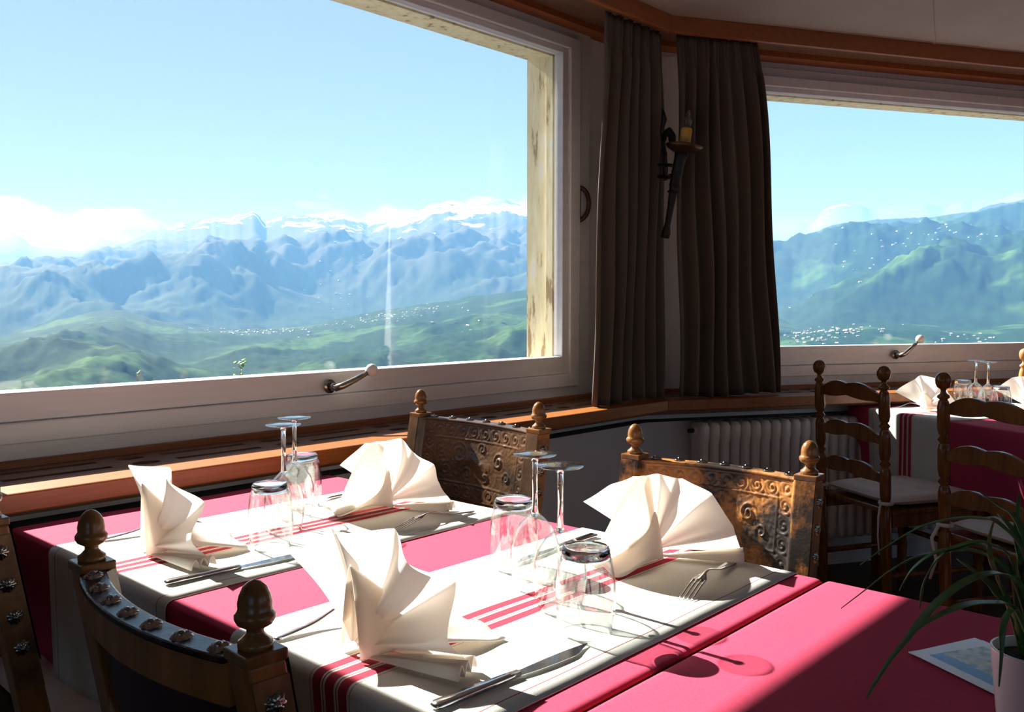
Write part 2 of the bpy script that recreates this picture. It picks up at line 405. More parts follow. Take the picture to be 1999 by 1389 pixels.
def wall_with_window(name, side, ya, yb, zg0, zg1, yg0, yg1):
    """wall slab behind the ledge: niche wall below, lintel above, piers left and right of the window opening (local y yg0..yg1)"""
    M = W1 if side == 1 else W2
    mb = MB()
    f0, f1 = yg0 - 0.19, yg1 + 0.19
    xi, xo = -0.30, -0.52
    def cy(x): return (-x * t15) if side == 1 else (x * t15)
    def slab(xa, xb, y0, y1, z0, z1, corner=None):
        poly = [(xb, y0), (xa, y0), (xa, y1), (xb, y1)]
        if corner == 'hi': poly = [(xb, y0), (xa, y0), (xa, cy(xa)), (xb, cy(xb))]
        if corner == 'lo': poly = [(xb, cy(xb)), (xa, cy(xa)), (xa, y1), (xb, y1)]
        mb.prism(poly, z0, z1, M)
    if side == 1:
        slab(-0.18, xo, ya, 0, 0, 0.80, 'hi')
        slab(-0.37, xo, ya, 0, zg1 + 0.12, CEIL + 0.1, 'hi')
        slab(-0.36, xo, ya, f0, 0.80, zg1 + 0.12)
        slab(-0.36, xo, f1, 0, 0.80, zg1 + 0.12, 'hi')
        slab(-0.40, xo, f0, f1, 0.80, zg0 - 0.06)
    else:
        slab(-0.18, xo, 0, yb, 0, 0.80, 'lo')
        slab(-0.37, xo, 0, yb, zg1 + 0.12, CEIL + 0.1, 'lo')
        slab(-0.36, xo, f1, yb, 0.80, zg1 + 0.12)
        slab(-0.36, xo, 0, f0, 0.80, zg1 + 0.12, 'lo')
        slab(-0.40, xo, f0, f1, 0.80, zg0 - 0.06)
    return struct(name, mb, 'wall_paint')
G1 = (0.632 - LY, 2.86 - LY, 0.992, 2.222)      # glass of window 1: local y0,y1,z0,z1
G2 = (0.53, 3.10, 1.010, 2.185)
wall_with_window('wall_left', 1, Y1, 0, G1[2], G1[3], G1[0], G1[1])
wall_with_window('wall_right', 2, 0, Y2, G2[2], G2[3], G2[0], G2[1])

def window(name, side, g):
    M = W1 if side == 1 else W2
    y0, y1, z0, z1 = g
    root = empty(name, kind='structure')
    # fixed outer frame (flush with the wall), four bars
    fx0, fx1 = -0.42, -0.345
    fr = MB(); o = 0.19
    fr.box(fx0, fx1, y0 - o, y0 - 0.10, ZL1 + 0.012, z1 + 0.11, M); fr.box(fx0, fx1, y1 + 0.10, y1 + o, ZL1 + 0.012, z1 + 0.11, M)
    fr.box(fx0, fx1, y0 - 0.10, y1 + 0.10, z1 + 0.07, z1 + 0.11, M); fr.box(fx0, fx1, y0 - 0.10, y1 + 0.10, ZL1 + 0.012, ZL1 + 0.055, M)
    fr.build('outer_frame', 'white_frame', root, bevel=0.004)
    # sash with stepped profile
    sa = MB(); sx0, sx1 = -0.41, -0.325
    zb = ZL1 + 0.055
    sa.box(sx0, sx1, y0 - 0.098, y0 - 0.035, zb, z1 + 0.068, M); sa.box(sx0, sx1, y1 + 0.035, y1 + 0.098, zb, z1 + 0.068, M)
    sa.box(sx0, sx1, y0 - 0.035, y1 + 0.035, z1 + 0.022, z1 + 0.068, M); sa.box(sx0, sx1, y0 - 0.035, y1 + 0.035, zb, zb + 0.052, M)
    sa.build('sash', 'white_frame', root, bevel=0.004)
    ib = MB(); ix0, ix1 = -0.40, -0.340
    ib.box(ix0, ix1, y0 - 0.035, y0, zb + 0.052, z1 + 0.022, M); ib.box(ix0, ix1, y1, y1 + 0.035, zb + 0.052, z1 + 0.022, M)
    ib.box(ix0, ix1, y0, y1, z1, z1 + 0.022, M); ib.box(ix0, ix1, y0, y1, zb + 0.052, z0, M)
    ib.build('glazing_bead', 'white_frame', root, bevel=0.003)
    MB().box(-0.372, -0.366, y0, y1, z0, z1, M).build('pane', 'window_glass', root)
    # weathered exterior reveal, old cream paint
    rv = MB()
    rv.box(-0.535, -0.42, y1, y1 + 0.16, z0 - 0.05, z1 + 0.10, M); rv.box(-0.535, -0.42, y0 - 0.16, y0, z0 - 0.05, z1 + 0.10, M)
    rv.box(-0.535, -0.42, y0, y1, z1 + 0.006, z1 + 0.10, M)
    rv.build('reveal', 'peeling_paint', root)
    st = MB()
    for (a0, a1) in ((y1 - 0.012, y1), (y0, y0 + 0.012)): st.box(-0.418, -0.385, a0, a1, z0, z1, M)
    st.box(-0.418, -0.385, y0, y1, z1 - 0.008, z1 + 0.004, M)
    st.build('outer_stop', 'peeling_paint', root)
    MB().box(-0.56, -0.385, y0 - 0.02, y1 + 0.02, z0 - 0.06, z0 - 0.012, M).build('outer_sill', 'white_frame', root)
    return root
win1 = window('window_1', 1, G1)
win2 = window('window_2', 2, G2)

# window handles (turn handles with white ball) + side catch
def turn_handle(M, y, z, parent, dy, dz):
    b = MB(); b.tube([(-0.325, y, z), (-0.318, y, z)], 0.022, 18, M); b.tube([(-0.32, y, z), (-0.285, y, z)], [0.013, 0.011], 14, M)
    h = b.build('handle_base', 'old_nickel', parent)
    s = MB(); s.tube([(-0.288, y - 0.006, z - 0.004), (-0.272, y + dy * 0.12, z + dz * 0.08), (-0.262, y + dy * 0.5, z + dz * 0.46), (-0.258, y + dy * 0.93, z + dz * 0.92)], [0.011, 0.0105, 0.009, 0.0075], 12, M)
    s.build('handle_lever', 'old_nickel', parent)
    k = MB(); k.lathe([(0.0, -0.021), (0.011, -0.018), (0.0183, -0.010), (0.021, 0), (0.0183, 0.010), (0.011, 0.018), (0.0, 0.021)], 18, M @ T(-0.256, y + dy, z + dz))
    k.build('handle_ball', 'white_knob', parent)
turn_handle(W1, 1.685 - LY, 0.948, win1, 0.115, 0.048)
turn_handle(W2, 1.40, 0.962, win2, 0.085, 0.078)
c = MB(); ym, zm = 2.965 - LY, 1.625
c.box(-0.347, -0.338, ym - 0.02, ym + 0.012, zm - 0.075, zm + 0.075, W1)
c.tube([(-0.34 + 0.034 * math.sin(PI * k / 12), ym + 0.026 * math.sin(PI * k / 12), zm - 0.068 * math.cos(PI * k / 12)) for k in range(13)], 0.010, 10, W1)
c.build('side_catch', 'bronze', win1)

# ledge: solid front board, slotted heat grille, back moulding
def ledge(name, side, yend):
    root = empty(name, kind='structure')
    M = W1 if side == 1 else W2
    mitre(MB(), -0.125, 0.0, yend, ZL0, ZL1, side).build('front_board', 'ledge_wood', root, bevel=0.004)
    mitre(MB(), -0.36, -0.325, yend, ZL1 - 0.02, ZL1 + 0.014, side).build('back_moulding', 'valance_wood', root, bevel=0.004)
    # grille with alternating long slots and ovals
    cu = bpy.data.curves.new('grille', 'CURVE'); cu.dimensions = '2D'; cu.fill_mode = 'BOTH'; cu.extrude = 0.009
    def ring(pts):
        sp = cu.splines.new('POLY'); sp.points.add(len(pts) - 1); sp.use_cyclic_u = True
        for i, p in enumerate(pts): sp.points[i].co = (p[0], p[1], 0, 1)
    s = -1 if side == 1 else 1
    x0, x1 = -0.325, -0.126
    ring([(x0, yend), (x1, yend), (x1, s * x1 * t15), (x0, s * x0 * t15)])
    y = (0.69 - LY - 0.41 * 4) if side == 1 else 0.10
    lim = -0.02 if side == 1 else yend - 0.4
    lo = yend + 0.05 if side == 1 else 0.05
    while y < lim:
        for (a, b2, oval) in ((0.0, 0.245, 0), (0.295, 0.365, 1)):
            ya, yb = y + a, y + b2
            if ya < lo or yb > lim: continue
            for xc in (-0.172, -0.262):
                if oval: ring([(xc + 0.024 * math.cos(t), (ya + yb) / 2 + 0.036 * math.sin(t)) for t in [k * PI / 10 for k in range(20)]])
                else: ring([(xc - 0.013, ya), (xc + 0.013, ya), (xc + 0.013, yb), (xc - 0.013, yb)])
        y += 0.41
    tmp = bpy.data.objects.new('tmp', cu); col.objects.link(tmp)
    dg = bpy.context.evaluated_depsgraph_get(); me = bpy.data.meshes.new_from_object(tmp.evaluated_get(dg))
    bpy.data.objects.remove(tmp)
    me.transform(M @ T(0, 0, ZL1 - 0.011)); me.materials.clear(); me.materials.append(MATS['grille_wood'])
    g = bpy.data.objects.new('heat_grille', me); col.objects.link(g); g.parent = root
    mitre(MB(), -0.33, -0.12, yend, ZL0 - 0.06, ZL0 - 0.055, side).build('slot_shade_sheet', 'recess_shade', root)  # near-black sheet painting the shade seen through the slots
    mitre(MB(), -0.13, -0.115, yend, ZL0 - 0.03, ZL0 + 0.001, side).build('ledge_shadow_strip', 'grille_wood', root)  # dark strip standing in for the shadow line under the ledge
    return root
ledge('trim_1', 1, Y1); ledge('trim_2', 2, Y2)

# valance board, curtain soffit with rail steps
def valance(name, side, yend):
    root = empty(name, kind='structure')
    mitre(MB(), -0.022, 0.0, yend, CEIL - 0.068, CEIL, side).build('valance_board', 'valance_wood', root, bevel=0.003)
    mitre(MB(), -0.37, -0.022, yend, CEIL - 0.012, CEIL, side).build('soffit', 'grille_wood', root)
    mitre(MB(), -0.10, -0.06, yend, CEIL - 0.032, CEIL - 0.012, side).build('curtain_rail', 'grille_wood', root)
    mitre(MB(), -0.37, -0.28, yend, CEIL - 0.036, CEIL - 0.012, side).build('head_moulding', 'valance_wood', root)
valance('trim_3', 1, Y1); valance('trim_4', 2, Y2)

# ------------------------------------------------------------------ curtains
def curtain(name, label, M, yt0, yt1, yb0, yb1, x, ztop, zbot, nf, seed, amp=0.028):
    rnd = random.Random(seed); ph = [rnd.uniform(-0.5, 0.5) for _ in range(nf * 2 + 3)]
    am = [rnd.uniform(0.55, 1.25) for _ in range(nf + 2)]
    def fn(u, t):
        z = ztop + (zbot - ztop) * t
        k = t ** 0.8
        y = (yt0 + (yt1 - yt0) * u) * (1 - k) + (yb0 + (yb1 - yb0) * u) * k
        i = min(int(u * nf), nf - 1)
        a = amp * am[i] * (0.55 + 0.45 * sstep(0, 0.15, t)) * (1 + 0.25 * t)
        w_ = math.sin(2 * PI * nf * u + 0.5 * math.sin(3 * t + ph[i]) + 0.6 * t * math.sin(5 * u + seed))
        w_ = math.copysign(abs(w_) ** 0.75, w_)
        if t < 0.09:  # gathered heading tape
            w_ = 0.6 * w_ + 0.4 * math.sin(2 * PI * nf * 3 * u)
        hem = 0.006 * math.sin(7 * u + seed) if t > 0.97 else 0
        return (x + a * w_ + 0.012 * t * math.sin(4 * u + seed), y + 0.008 * math.sin(9 * t + 6 * u), z + hem)
    root = empty(name, label=label, cat='curtain', group='brown curtains at the window corner')
    MB().grid(fn, nf * 14, 50, True, M).build('fabric', 'curtain_cloth', root, solid=0.003)
    for i in range(nf):
        yy = yt0 + (yt1 - yt0) * (i + 0.5) / nf
        MB().tube([M @ Vector((x, yy, ztop - 0.005)), M @ Vector((x, yy, CEIL - 0.03))], 0.004, 6).build('hook', 'old_nickel', root)
    return root
curtain('curtain', 'brown pleated curtain hanging at the right end of the large left window', W1, 2.80 - LY, 3.19 - LY, 2.71 - LY, 3.17 - LY, -0.085, CEIL - 0.045, ZL1 + 0.006, 6, 3)
curtain('curtain', 'brown pleated curtain hanging at the left edge of the right window, behind candle lamp', W2, 0.065, 0.445, 0.075, 0.585, -0.085, CEIL - 0.045, ZL1 + 0.006, 7, 8)
# ------------------------------------------------------------------ the valley and the Alps outside
def fbm(x, y, z=0.0, o=5):
    return noise.fractal(Vector((x, y, z)), 1.0, 2.0, o)
def ridged(x, y, z=0.0, o=6):
    return noise.hetero_terrain(Vector((x, y, z)), 0.9, 2.1, o, 0.6)
def terrain_mat(name, snow_lo, snow_hi, forest, meadow, rock, meadow_amt=0.5, fs=0.004):
    m, nt, b, L = pmat(name, forest, 0.95, 0.0, 0.05)
    ge = N(nt, 'ShaderNodeNewGeometry'); sp = N(nt, 'ShaderNodeSeparateXYZ'); L.new(ge.outputs['Position'], sp.inputs[0])
    n1 = N(nt, 'ShaderNodeTexNoise', ins={'Scale': fs, 'Detail': 7.0, 'Roughness': 0.6}); L.new(ge.outputs['Position'], n1.inputs['Vector'])
    r1 = ramp(nt, [(meadow_amt, forest), (meadow_amt + 0.05, meadow)]); L.new(n1.outputs['Fac'], r1.inputs[0])
    n3 = N(nt, 'ShaderNodeTexNoise', ins={'Scale': fs * 14, 'Detail': 4.0}); L.new(ge.outputs['Position'], n3.inputs['Vector'])
    mxa = N(nt, 'ShaderNodeMix', data_type='RGBA', blend_type='MULTIPLY'); mxa.inputs['Factor'].default_value = 1.0
    r3 = ramp(nt, [(0.35, (0.55, 0.6, 0.6)), (0.65, (1.15, 1.15, 1.1))]); L.new(n3.outputs['Fac'], r3.inputs[0])
    L.new(r1.outputs[0], mxa.inputs['A']); L.new(r3.outputs[0], mxa.inputs['B'])
    # rock above the tree line
    zz = N(nt, 'ShaderNodeMath', operation='MULTIPLY_ADD', ins={1: (snow_hi - snow_lo) * 1.6}); L.new(n1.outputs['Fac'], zz.inputs[0]); L.new(sp.outputs['Z'], zz.inputs[2])
    off = (snow_hi - snow_lo) * 0.8
    tr = N(nt, 'ShaderNodeMapRange', ins={1: snow_lo - (snow_hi - snow_lo) * 0.8 + off, 2: snow_lo + off, 3: 0.0, 4: 1.0}); L.new(zz.outputs[0], tr.inputs[0])
    mxr = N(nt, 'ShaderNodeMix', data_type='RGBA'); mxr.inputs['B'].default_value = (*rock, 1); L.new(tr.outputs[0], mxr.inputs['Factor']); L.new(mxa.outputs['Result'], mxr.inputs['A'])
    # snow fields in gullies
    n2 = N(nt, 'ShaderNodeTexNoise', ins={'Scale': fs * 3.0, 'Detail': 8.0, 'Roughness': 0.62, 'Distortion': 0.6}); L.new(ge.outputs['Position'], n2.inputs['Vector'])
    al = N(nt, 'ShaderNodeMapRange', ins={1: snow_lo, 2: snow_hi, 3: -0.22, 4: 0.16}); L.new(sp.outputs['Z'], al.inputs[0])
    sm = N(nt, 'ShaderNodeMath', operation='ADD'); L.new(n2.outputs['Fac'], sm.inputs[0]); L.new(al.outputs[0], sm.inputs[1])
    sn = N(nt, 'ShaderNodeMapRange', interpolation_type='SMOOTHSTEP', ins={1: 0.53, 2: 0.555, 3: 0.0, 4: 1.0}); L.new(sm.outputs[0], sn.inputs[0])
    mxs = N(nt, 'ShaderNodeMix', data_type='RGBA'); mxs.inputs['B'].default_value = (0.86, 0.88, 0.92, 1)
    L.new(sn.outputs[0], mxs.inputs['Factor']); L.new(mxr.outputs['Result'], mxs.inputs['A']); L.new(mxs.outputs['Result'], b.inputs['Base Color'])
    return m
FOREST = (0.012, 0.036, 0.018); MEADOW = (0.045, 0.098, 0.036); ROCK = (0.065, 0.072, 0.085)
terrain_mat('alp_far', 430, 850, FOREST, MEADOW, (0.10, 0.105, 0.12), 0.62, 0.0022)
terrain_mat('alp_main', 165, 400, FOREST, (0.04, 0.085, 0.03), ROCK, 0.56, 0.0035)
terrain_mat('alp_right', 330, 470, FOREST, (0.05, 0.105, 0.035), ROCK, 0.57, 0.0045)
terrain_mat('hill_near', 5000, 6000, (0.014, 0.042, 0.02), MEADOW, ROCK, 0.52, 0.010)

def skyline(pts, x):
    for (x0, y0), (x1, y1) in zip(pts, pts[1:]):
        if x0 <= x <= x1:
            t = (x - x0) / (x1 - x0); t = t * t * (3 - 2 * t) * 0.5 + t * 0.5
            return y0 + (y1 - y0) * t
    return pts[0][1] if x < pts[0][0] else pts[-1][1]
TERR = {}
def terrain(name, label, mat, pts, rf, rc, yf, seed, na=260, nr=70, rough=0.05, jag=2.0, gexp=1.1, fscale=0.004):
    x0, x1 = pts[0][0], pts[-1][0]
    def P(x, t):
        a = math.atan((x - 999.5) / 1751); d = FWD * math.cos(a) + RT * math.sin(a)
        ysky = skyline(pts, x) + jag * fbm(x * 0.035, seed, 0, 5) + 0.5 * jag * fbm(x * 0.15, seed + 9, 0, 4)
        zc = CAMZ + rc * (597 - ysky) / 1751 * math.cos(a)
        yfr = yf(x) if callable(yf) else yf
        zf = CAMZ + rf * (597 - yfr) / 1751 * math.cos(a)
        if t <= 1:
            r = rf + (rc - rf) * t
            p = d * r
            nz = ridged(p.x * fscale, p.y * fscale, seed, 6) - 0.6
            z = zf + (zc - zf) * t ** gexp + nz * rough * (rc - rf) * math.sin(PI * min(t, 1)) ** 0.7 * (1 - t ** 2)
            # never poke above the sight line to the crest
        else:
            r = rc + (rc - rf) * (t - 1) * 1.4; p = d * r
            z = zc - (zc - zf) * (t - 1) * 1.5
        return Vector((p.x, p.y, z))
    TERR[name] = P
    nb = nr + 10
    mb = MB().grid(lambda u, v: P(x0 + (x1 - x0) * u, v * 1.25), na, nb, True)
    o = mb.build(name, mat); tag(o, label, kind='structure')
    return o
far = [(-900, 500), (-400, 480), (-150, 470), (-60, 478), (0, 470), (40, 461), (70, 480), (100, 486), (160, 492), (200, 470), (240, 472), (300, 480), (420, 470), (600, 452), (800, 440), (985, 393), (1010, 398), (1060, 410), (1200, 425), (1400, 430), (1500, 436), (1540, 432), (1580, 436), (1612, 405), (1640, 400), (1675, 402), (1700, 412), (1740, 404), (1795, 400), (1840, 404), (1880, 396), (1930, 395), (1990, 376), (2050, 360), (2150, 355), (2400, 380), (2900, 420)]
terrain('snowy_peak_range', 'distant snow-covered peaks along the skyline', 'alp_far', far, 3600, 6000, 560, 1.3, 420, 60, 0.016, 3.0, 1.0, 0.0012)
main = [(-900, 540), (-500, 530), (-200, 520), (0, 513), (110, 500), (200, 486), (250, 474), (300, 455), (330, 444), (400, 430), (450, 426), (478, 420), (500, 417), (520, 432), (560, 424), (600, 420), (640, 419), (680, 424), (720, 436), (770, 428), (810, 415), (860, 398), (890, 394), (930, 402), (970, 404), (1000, 400), (1040, 404), (1100, 420), (1200, 450), (1320, 490), (1450, 530), (1560, 580), (1700, 640)]
terrain('main_alpine_ridge', 'blue hazy alpine ridge with snow gullies seen through the left window', 'alp_main', main, 1500, 3600, 720, 4.1, 560, 170, 0.045, 5.0, 1.0, 0.0028)
right = [(1150, 640), (1300, 570), (1400, 525), (1500, 488), (1540, 472), (1580, 455), (1640, 436), (1700, 430), (1760, 428), (1820, 424), (1880, 418), (1920, 404), (1960, 396), (2000, 388), (2100, 370), (2300, 380), (2600, 400), (2900, 440)]
terrain('forested_mountain', 'forested green mountain with alpine meadows seen through the right window', 'alp_right', right, 1100, 2700, 700, 7.7, 420, 150, 0.045, 3.0, 0.95, 0.0034)
hillA = [(-900, 720), (-500, 700), (-200, 680), (0, 656), (60, 640), (120, 622), (180, 609), (230, 605), (270, 614), (320, 628), (380, 637), (450, 641), (520, 642), (600, 636), (680, 618), (760, 603), (850, 590), (940, 575), (1030, 566), (1150, 560), (1300, 575), (1450, 600), (1600, 640), (1800, 690)]
terrain('near_wooded_hill', 'nearer wooded hills with meadows and villages above the left sill', 'hill_near', hillA, 560, 1350, 860, 11.2, 420, 100, 0.022, 1.6, 0.9, 0.008)
rb = [(1100, 720), (1300, 690), (1480, 655), (1560, 640), (1640, 632), (1720, 628), (1800, 634), (1900, 640), (2000, 632), (2100, 630), (2400, 660), (2900, 700)]
terrain('valley_floor_hill', 'green valley slope with scattered houses low in the right window', 'hill_near', rb, 600, 1150, 800, 15.2, 220, 60, 0.02, 1.6, 0.9, 0.008)

# villages: tiny pale houses on the slopes, too small and many to count
def village(name, label, spots):
    mb = MB(); rnd = random.Random(5)
    for (tn, x0, x1, t0, t1, n, s) in spots:
        for _ in range(n):
            x = rnd.gauss((x0 + x1) / 2, (x1 - x0) / 4); t = min(0.97, max(0.05, rnd.gauss((t0 + t1) / 2, (t1 - t0) / 4)))
            p = TERR[tn](x, t); k = s * rnd.uniform(0.45, 1.1)
            M = T(p.x, p.y, p.z - k * 0.2) @ Rz(rnd.uniform(0, PI))
            w_, d_, h_ = k, k * 0.75, k * 0.7
            mb.add([(-w_, -d_, 0), (w_, -d_, 0), (w_, d_, 0), (-w_, d_, 0), (-w_, -d_, h_), (w_, -d_, h_), (w_, d_, h_), (-w_, d_, h_), (-w_, 0, h_ * 1.6), (w_, 0, h_ * 1.6)],
                   [(0, 1, 5, 4), (1, 2, 6, 9, 5), (2, 3, 7, 6), (3, 0, 4, 8, 7), (4, 5, 9, 8), (6, 7, 8, 9)], False, M)
    o = mb.build(name, 'house_wall'); tag(o, label, 'houses', kind='stuff')
simple('house_wall', (0.38, 0.34, 0.31), (0.58, 0.54, 0.50), 0.05, 0.8)
village('village_houses', 'pale village houses scattered over the distant slopes', [
    ('near_wooded_hill', 380, 640, 0.86, 0.99, 120, 1.7), ('near_wooded_hill', 640, 900, 0.72, 0.98, 90, 1.6), ('near_wooded_hill', 860, 1040, 0.35, 0.6, 30, 1.5),
    ('valley_floor_hill', 1500, 1720, 0.55, 0.98, 130, 1.6), ('valley_floor_hill', 1800, 2010, 0.4, 0.9, 40, 1.5),
    ('forested_mountain', 1640, 1960, 0.34, 0.50, 110, 2.2), ('forested_mountain', 1520, 1700, 0.18, 0.3, 60, 2.0), ('main_alpine_ridge', 560, 800, 0.25, 0.5, 40, 2.6)])

# valley haze: one homogeneous body of air between the house and the ranges
hz = bpy.data.materials.new('valley_haze'); nt, ns, L = nodes_of(hz)
o_ = N(nt, 'ShaderNodeOutputMaterial'); vs = N(nt, 'ShaderNodeVolumeScatter'); vs.inputs['Color'].default_value = (0.18, 0.46, 1.0, 1)
vs.inputs['Density'].default_value = 0.00036; vs.inputs['Anisotropy'].default_value = 0.0
L.new(vs.outputs[0], o_.inputs['Volume']); MATS['valley_haze'] = hz
MH = Matrix(((RT.x, FWD.x, 0, 0), (RT.y, FWD.y, 0, 0), (0, 0, 1, 0), (0, 0, 0, 1)))
hb = MB().box(-9000, 9000, 260, 7500, -700, 450, MH).build('valley_haze', 'valley_haze'); tag(hb, 'thin blue haze filling the valley air', None, kind='structure')

# a leafy twig tip of a garden tree just outside the big window
def twig(name, label, x, y, f, s, n, seed):
    root = empty(name, px(x, y, f), 0, label, 'tree')
    rnd = random.Random(seed)
    MB().tube([(0.1, 0, -4.0), (0.02 * s, 0, -1.0 * s), (0, 0.02 * s, 0.1 * s)], [0.06 * s, 0.04 * s, 0.012 * s], 6).build('stem', 'grille_wood', root)
    for i in range(n):
        a = rnd.uniform(0, 2 * PI); h = rnd.uniform(-0.9, 0.35) * s; l = rnd.uniform(0.16, 0.28) * s
        c = Vector((math.cos(a), math.sin(a), rnd.uniform(0.2, 0.9))).normalized()
        p0 = Vector((rnd.uniform(-0.15, 0.15) * s, rnd.uniform(-0.15, 0.15) * s, h)); sd = c.cross(Vector((0, 0, 1))).normalized() * l * 0.3
        MB().add([p0, p0 + c * l * 0.5 + sd, p0 + c * l, p0 + c * l * 0.5 - sd], [(0, 1, 2, 3)], True).build('leaf', 'tree_leaf', root, solid=0.002 * s)
twig('garden_tree', 'bright green leafy tree tip just above the sill of the left window', 468, 722, 9.0, 0.28, 26, 2)
twig('garden_tree', 'small leaf sprig at the bottom of the left window, left of the tree tip', 268, 738, 9.0, 0.20, 12, 5)
# ------------------------------------------------------------------ tables, cloths, runners
TZ = 0.75
def table(name, label, M, w_, l_):
    """local: x across (length l_), y along runner (width w_), origin at the near-left corner"""
    root = empty(name, label=label, cat='table', group='restaurant tables under red cloths')
    root.matrix_world = M
    MB().box(0.01, l_ - 0.01, 0.01, w_ - 0.01, TZ - 0.035, TZ - 0.004).build('tabletop', 'ladder_wood', root, bevel=0.004)
    for x in (0.13, l_ - 0.05):
        for y in (0.09, w_ - 0.09):
            MB().box(x - 0.03, x + 0.03, y - 0.03, y + 0.03, 0, TZ - 0.035).build('leg', 'ladder_wood', root, bevel=0.004)
    MB().box(0.07, l_ - 0.07, 0.09, 0.115, TZ - 0.12, TZ - 0.035).build('apron', 'ladder_wood', root); MB().box(0.07, l_ - 0.07, w_ - 0.115, w_ - 0.09, TZ - 0.12, TZ - 0.035).build('apron', 'ladder_wood', root)
    return root
def cloth(name, label, M, w_, l_, drop, seed, hx0=True, hx1=True):
    R = 0.012
    def ring(k):
        # k: offset path distance from top inner ring; returns (outset, z)
        if k < 0: return (k, 0.0)
        if k < R * PI / 2: a = k / R; return (R * math.sin(a), -R * (1 - math.cos(a)))
        return (R, -R - (k - R * PI / 2))
    nx, ny = 60, 36
    def fn(u, v):
        # unfolded sheet coordinates
        sx = -drop[0] + (l_ + drop[0] + drop[1]) * u; sy = -drop[2] + (w_ + drop[2] + drop[3]) * v
        def fold(s, L_):
            if s < R: o, z = ring(R - s); return R - o, z
            if s > L_ - R: o, z = ring(s - (L_ - R)); return L_ - R + o, z
            return s, 0.0
        x, zx = fold(sx, l_); y, zy = fold(sy, w_)
        z = min(zx, zy) if (zx < -R and zy < -R) else zx + zy
        d = -z
        if d > R:
            wv = 0.010 * min(1, (d - R) / 0.2)
            if zy < -R: y += (1 if sy > 0 else -1) * (-0.024 * d / 0.3 + wv * (math.sin(sx * 17 + seed) - 1) * 0.5); 
            if zx < -R: x += (1 if sx > 0 else -1) * (0.012 * d / 0.3 + wv * (math.sin(sy * 17 + seed * 2) - 1) * 0.5)
        else:
            z += 0.0007 * math.sin(x * 9 + seed) * math.sin(y * 11)
        return (x, y, TZ + z)
    # non uniform grid so the folded edge is smooth
    def warp(n, lo, L_, hi):
        s = [-lo + lo * i / 8 for i in range(9)] if lo > 0.001 else [0.0]
        s += [R * k / 6 for k in range(1, 7)] + [R + (L_ - 2 * R) * k / n for k in range(1, n)] + [L_ - R + R * k / 6 for k in range(0, 7)]
        if hi > 0.001: s += [L_ + hi * i / 8 for i in range(1, 9)]
        return s
    sx = warp(40, drop[0], l_, drop[1]); sy = warp(24, drop[2], w_, drop[3])
    vs = [fn((a + drop[0]) / (l_ + drop[0] + drop[1]), (b + drop[2]) / (w_ + drop[2] + drop[3])) for b in sy for a in sx]
    nx_, ny_ = len(sx), len(sy)
    fs = [(j * nx_ + i, j * nx_ + i + 1, (j + 1) * nx_ + i + 1, (j + 1) * nx_ + i) for j in range(ny_ - 1) for i in range(nx_ - 1)]
    o = MB().add(vs, fs, True).build(name, 'tablecloth_red', solid=0.0015)
    o.matrix_world = M
    tag(o, label, 'tablecloth', 'red tablecloths')
    return o
RW = 0.2275
def runner(name, label, M, w_, d0, d1, seed):
    """strip along local y, centred on local x=0, hanging d0 / d1 over the two table edges"""
    R = 0.014; zt = TZ + 0.0025
    path = []
    n0 = 10
    for i in range(n0): path.append((-0.0035 + 0.008 * (1 - i / n0), zt - R - d0 * (1 - i / n0)))
    for k in range(7): a = k / 6 * PI / 2; path.append((-0.0035 + R * (1 - math.cos(a)), zt - R + R * math.sin(a)))
    for k in range(1, 40): path.append((R + (w_ - 2 * R) * k / 40, zt))
    for k in range(7): a = k / 6 * PI / 2; path.append((w_ + 0.0035 - R + R * math.sin(a), zt - R + R * math.cos(a)))
    for i in range(1, n0 + 1): path.append((w_ + 0.0035 - 0.008 * i / n0, zt - R - d1 * i / n0))
    nx = 12
    vs = []
    for (y, z) in path:
        for i in range(nx + 1):
            x = -RW + 2 * RW * i / nx
            dz = 0.0006 * math.sin(y * 30 + seed) * math.sin(i) if z > TZ else 0.0
            yy = y + (0.006 * math.sin(x * 14 + seed) * (TZ - z) / 0.25 if z < TZ - 0.02 else 0)
            vs.append((x, yy, z + dz))
    m = nx + 1
    fs = [(j * m + i, j * m + i + 1, (j + 1) * m + i + 1, (j + 1) * m + i) for j in range(len(path) - 1) for i in range(nx)]
    o = MB().add(vs, fs, True).build(name, 'runner_linen', solid=0.0012)
    o.matrix_world = M
    return tag(o, label, 'table runner', 'striped linen runners across the tables')
MT1 = T(-1.97, 0.635, 0); TW = 0.79
table('dining_table', 'dining table by the window holding four napkin fans', MT1, TW, 1.365)
cloth('tablecloth', 'red tablecloth on the window table with four napkin fans', MT1, TW, 1.365, (0.18, 0.0, 0.26, 0.26), 1.0)
MT2 = T(-0.602, 0.635, 0)
table('dining_table', 'dining table pushed against the window table, with potted plant', MT2, TW, 1.36)
cloth('tablecloth', 'red tablecloth in front, half in shade under the potted plant', MT2, TW, 1.36, (0.0, 0.26, 0.26, 0.26), 2.3)
C1, C2 = -1.521, -0.878
runner('table_runner', 'striped linen runner nearest the window, hanging over the table end', T(C1, 0.635, 0), TW, 0.235, 0.22, 1)
runner('table_runner', 'striped linen runner in the foreground beside the bare red table', T(C2, 0.635, 0), TW, 0.235, 0.22, 2)
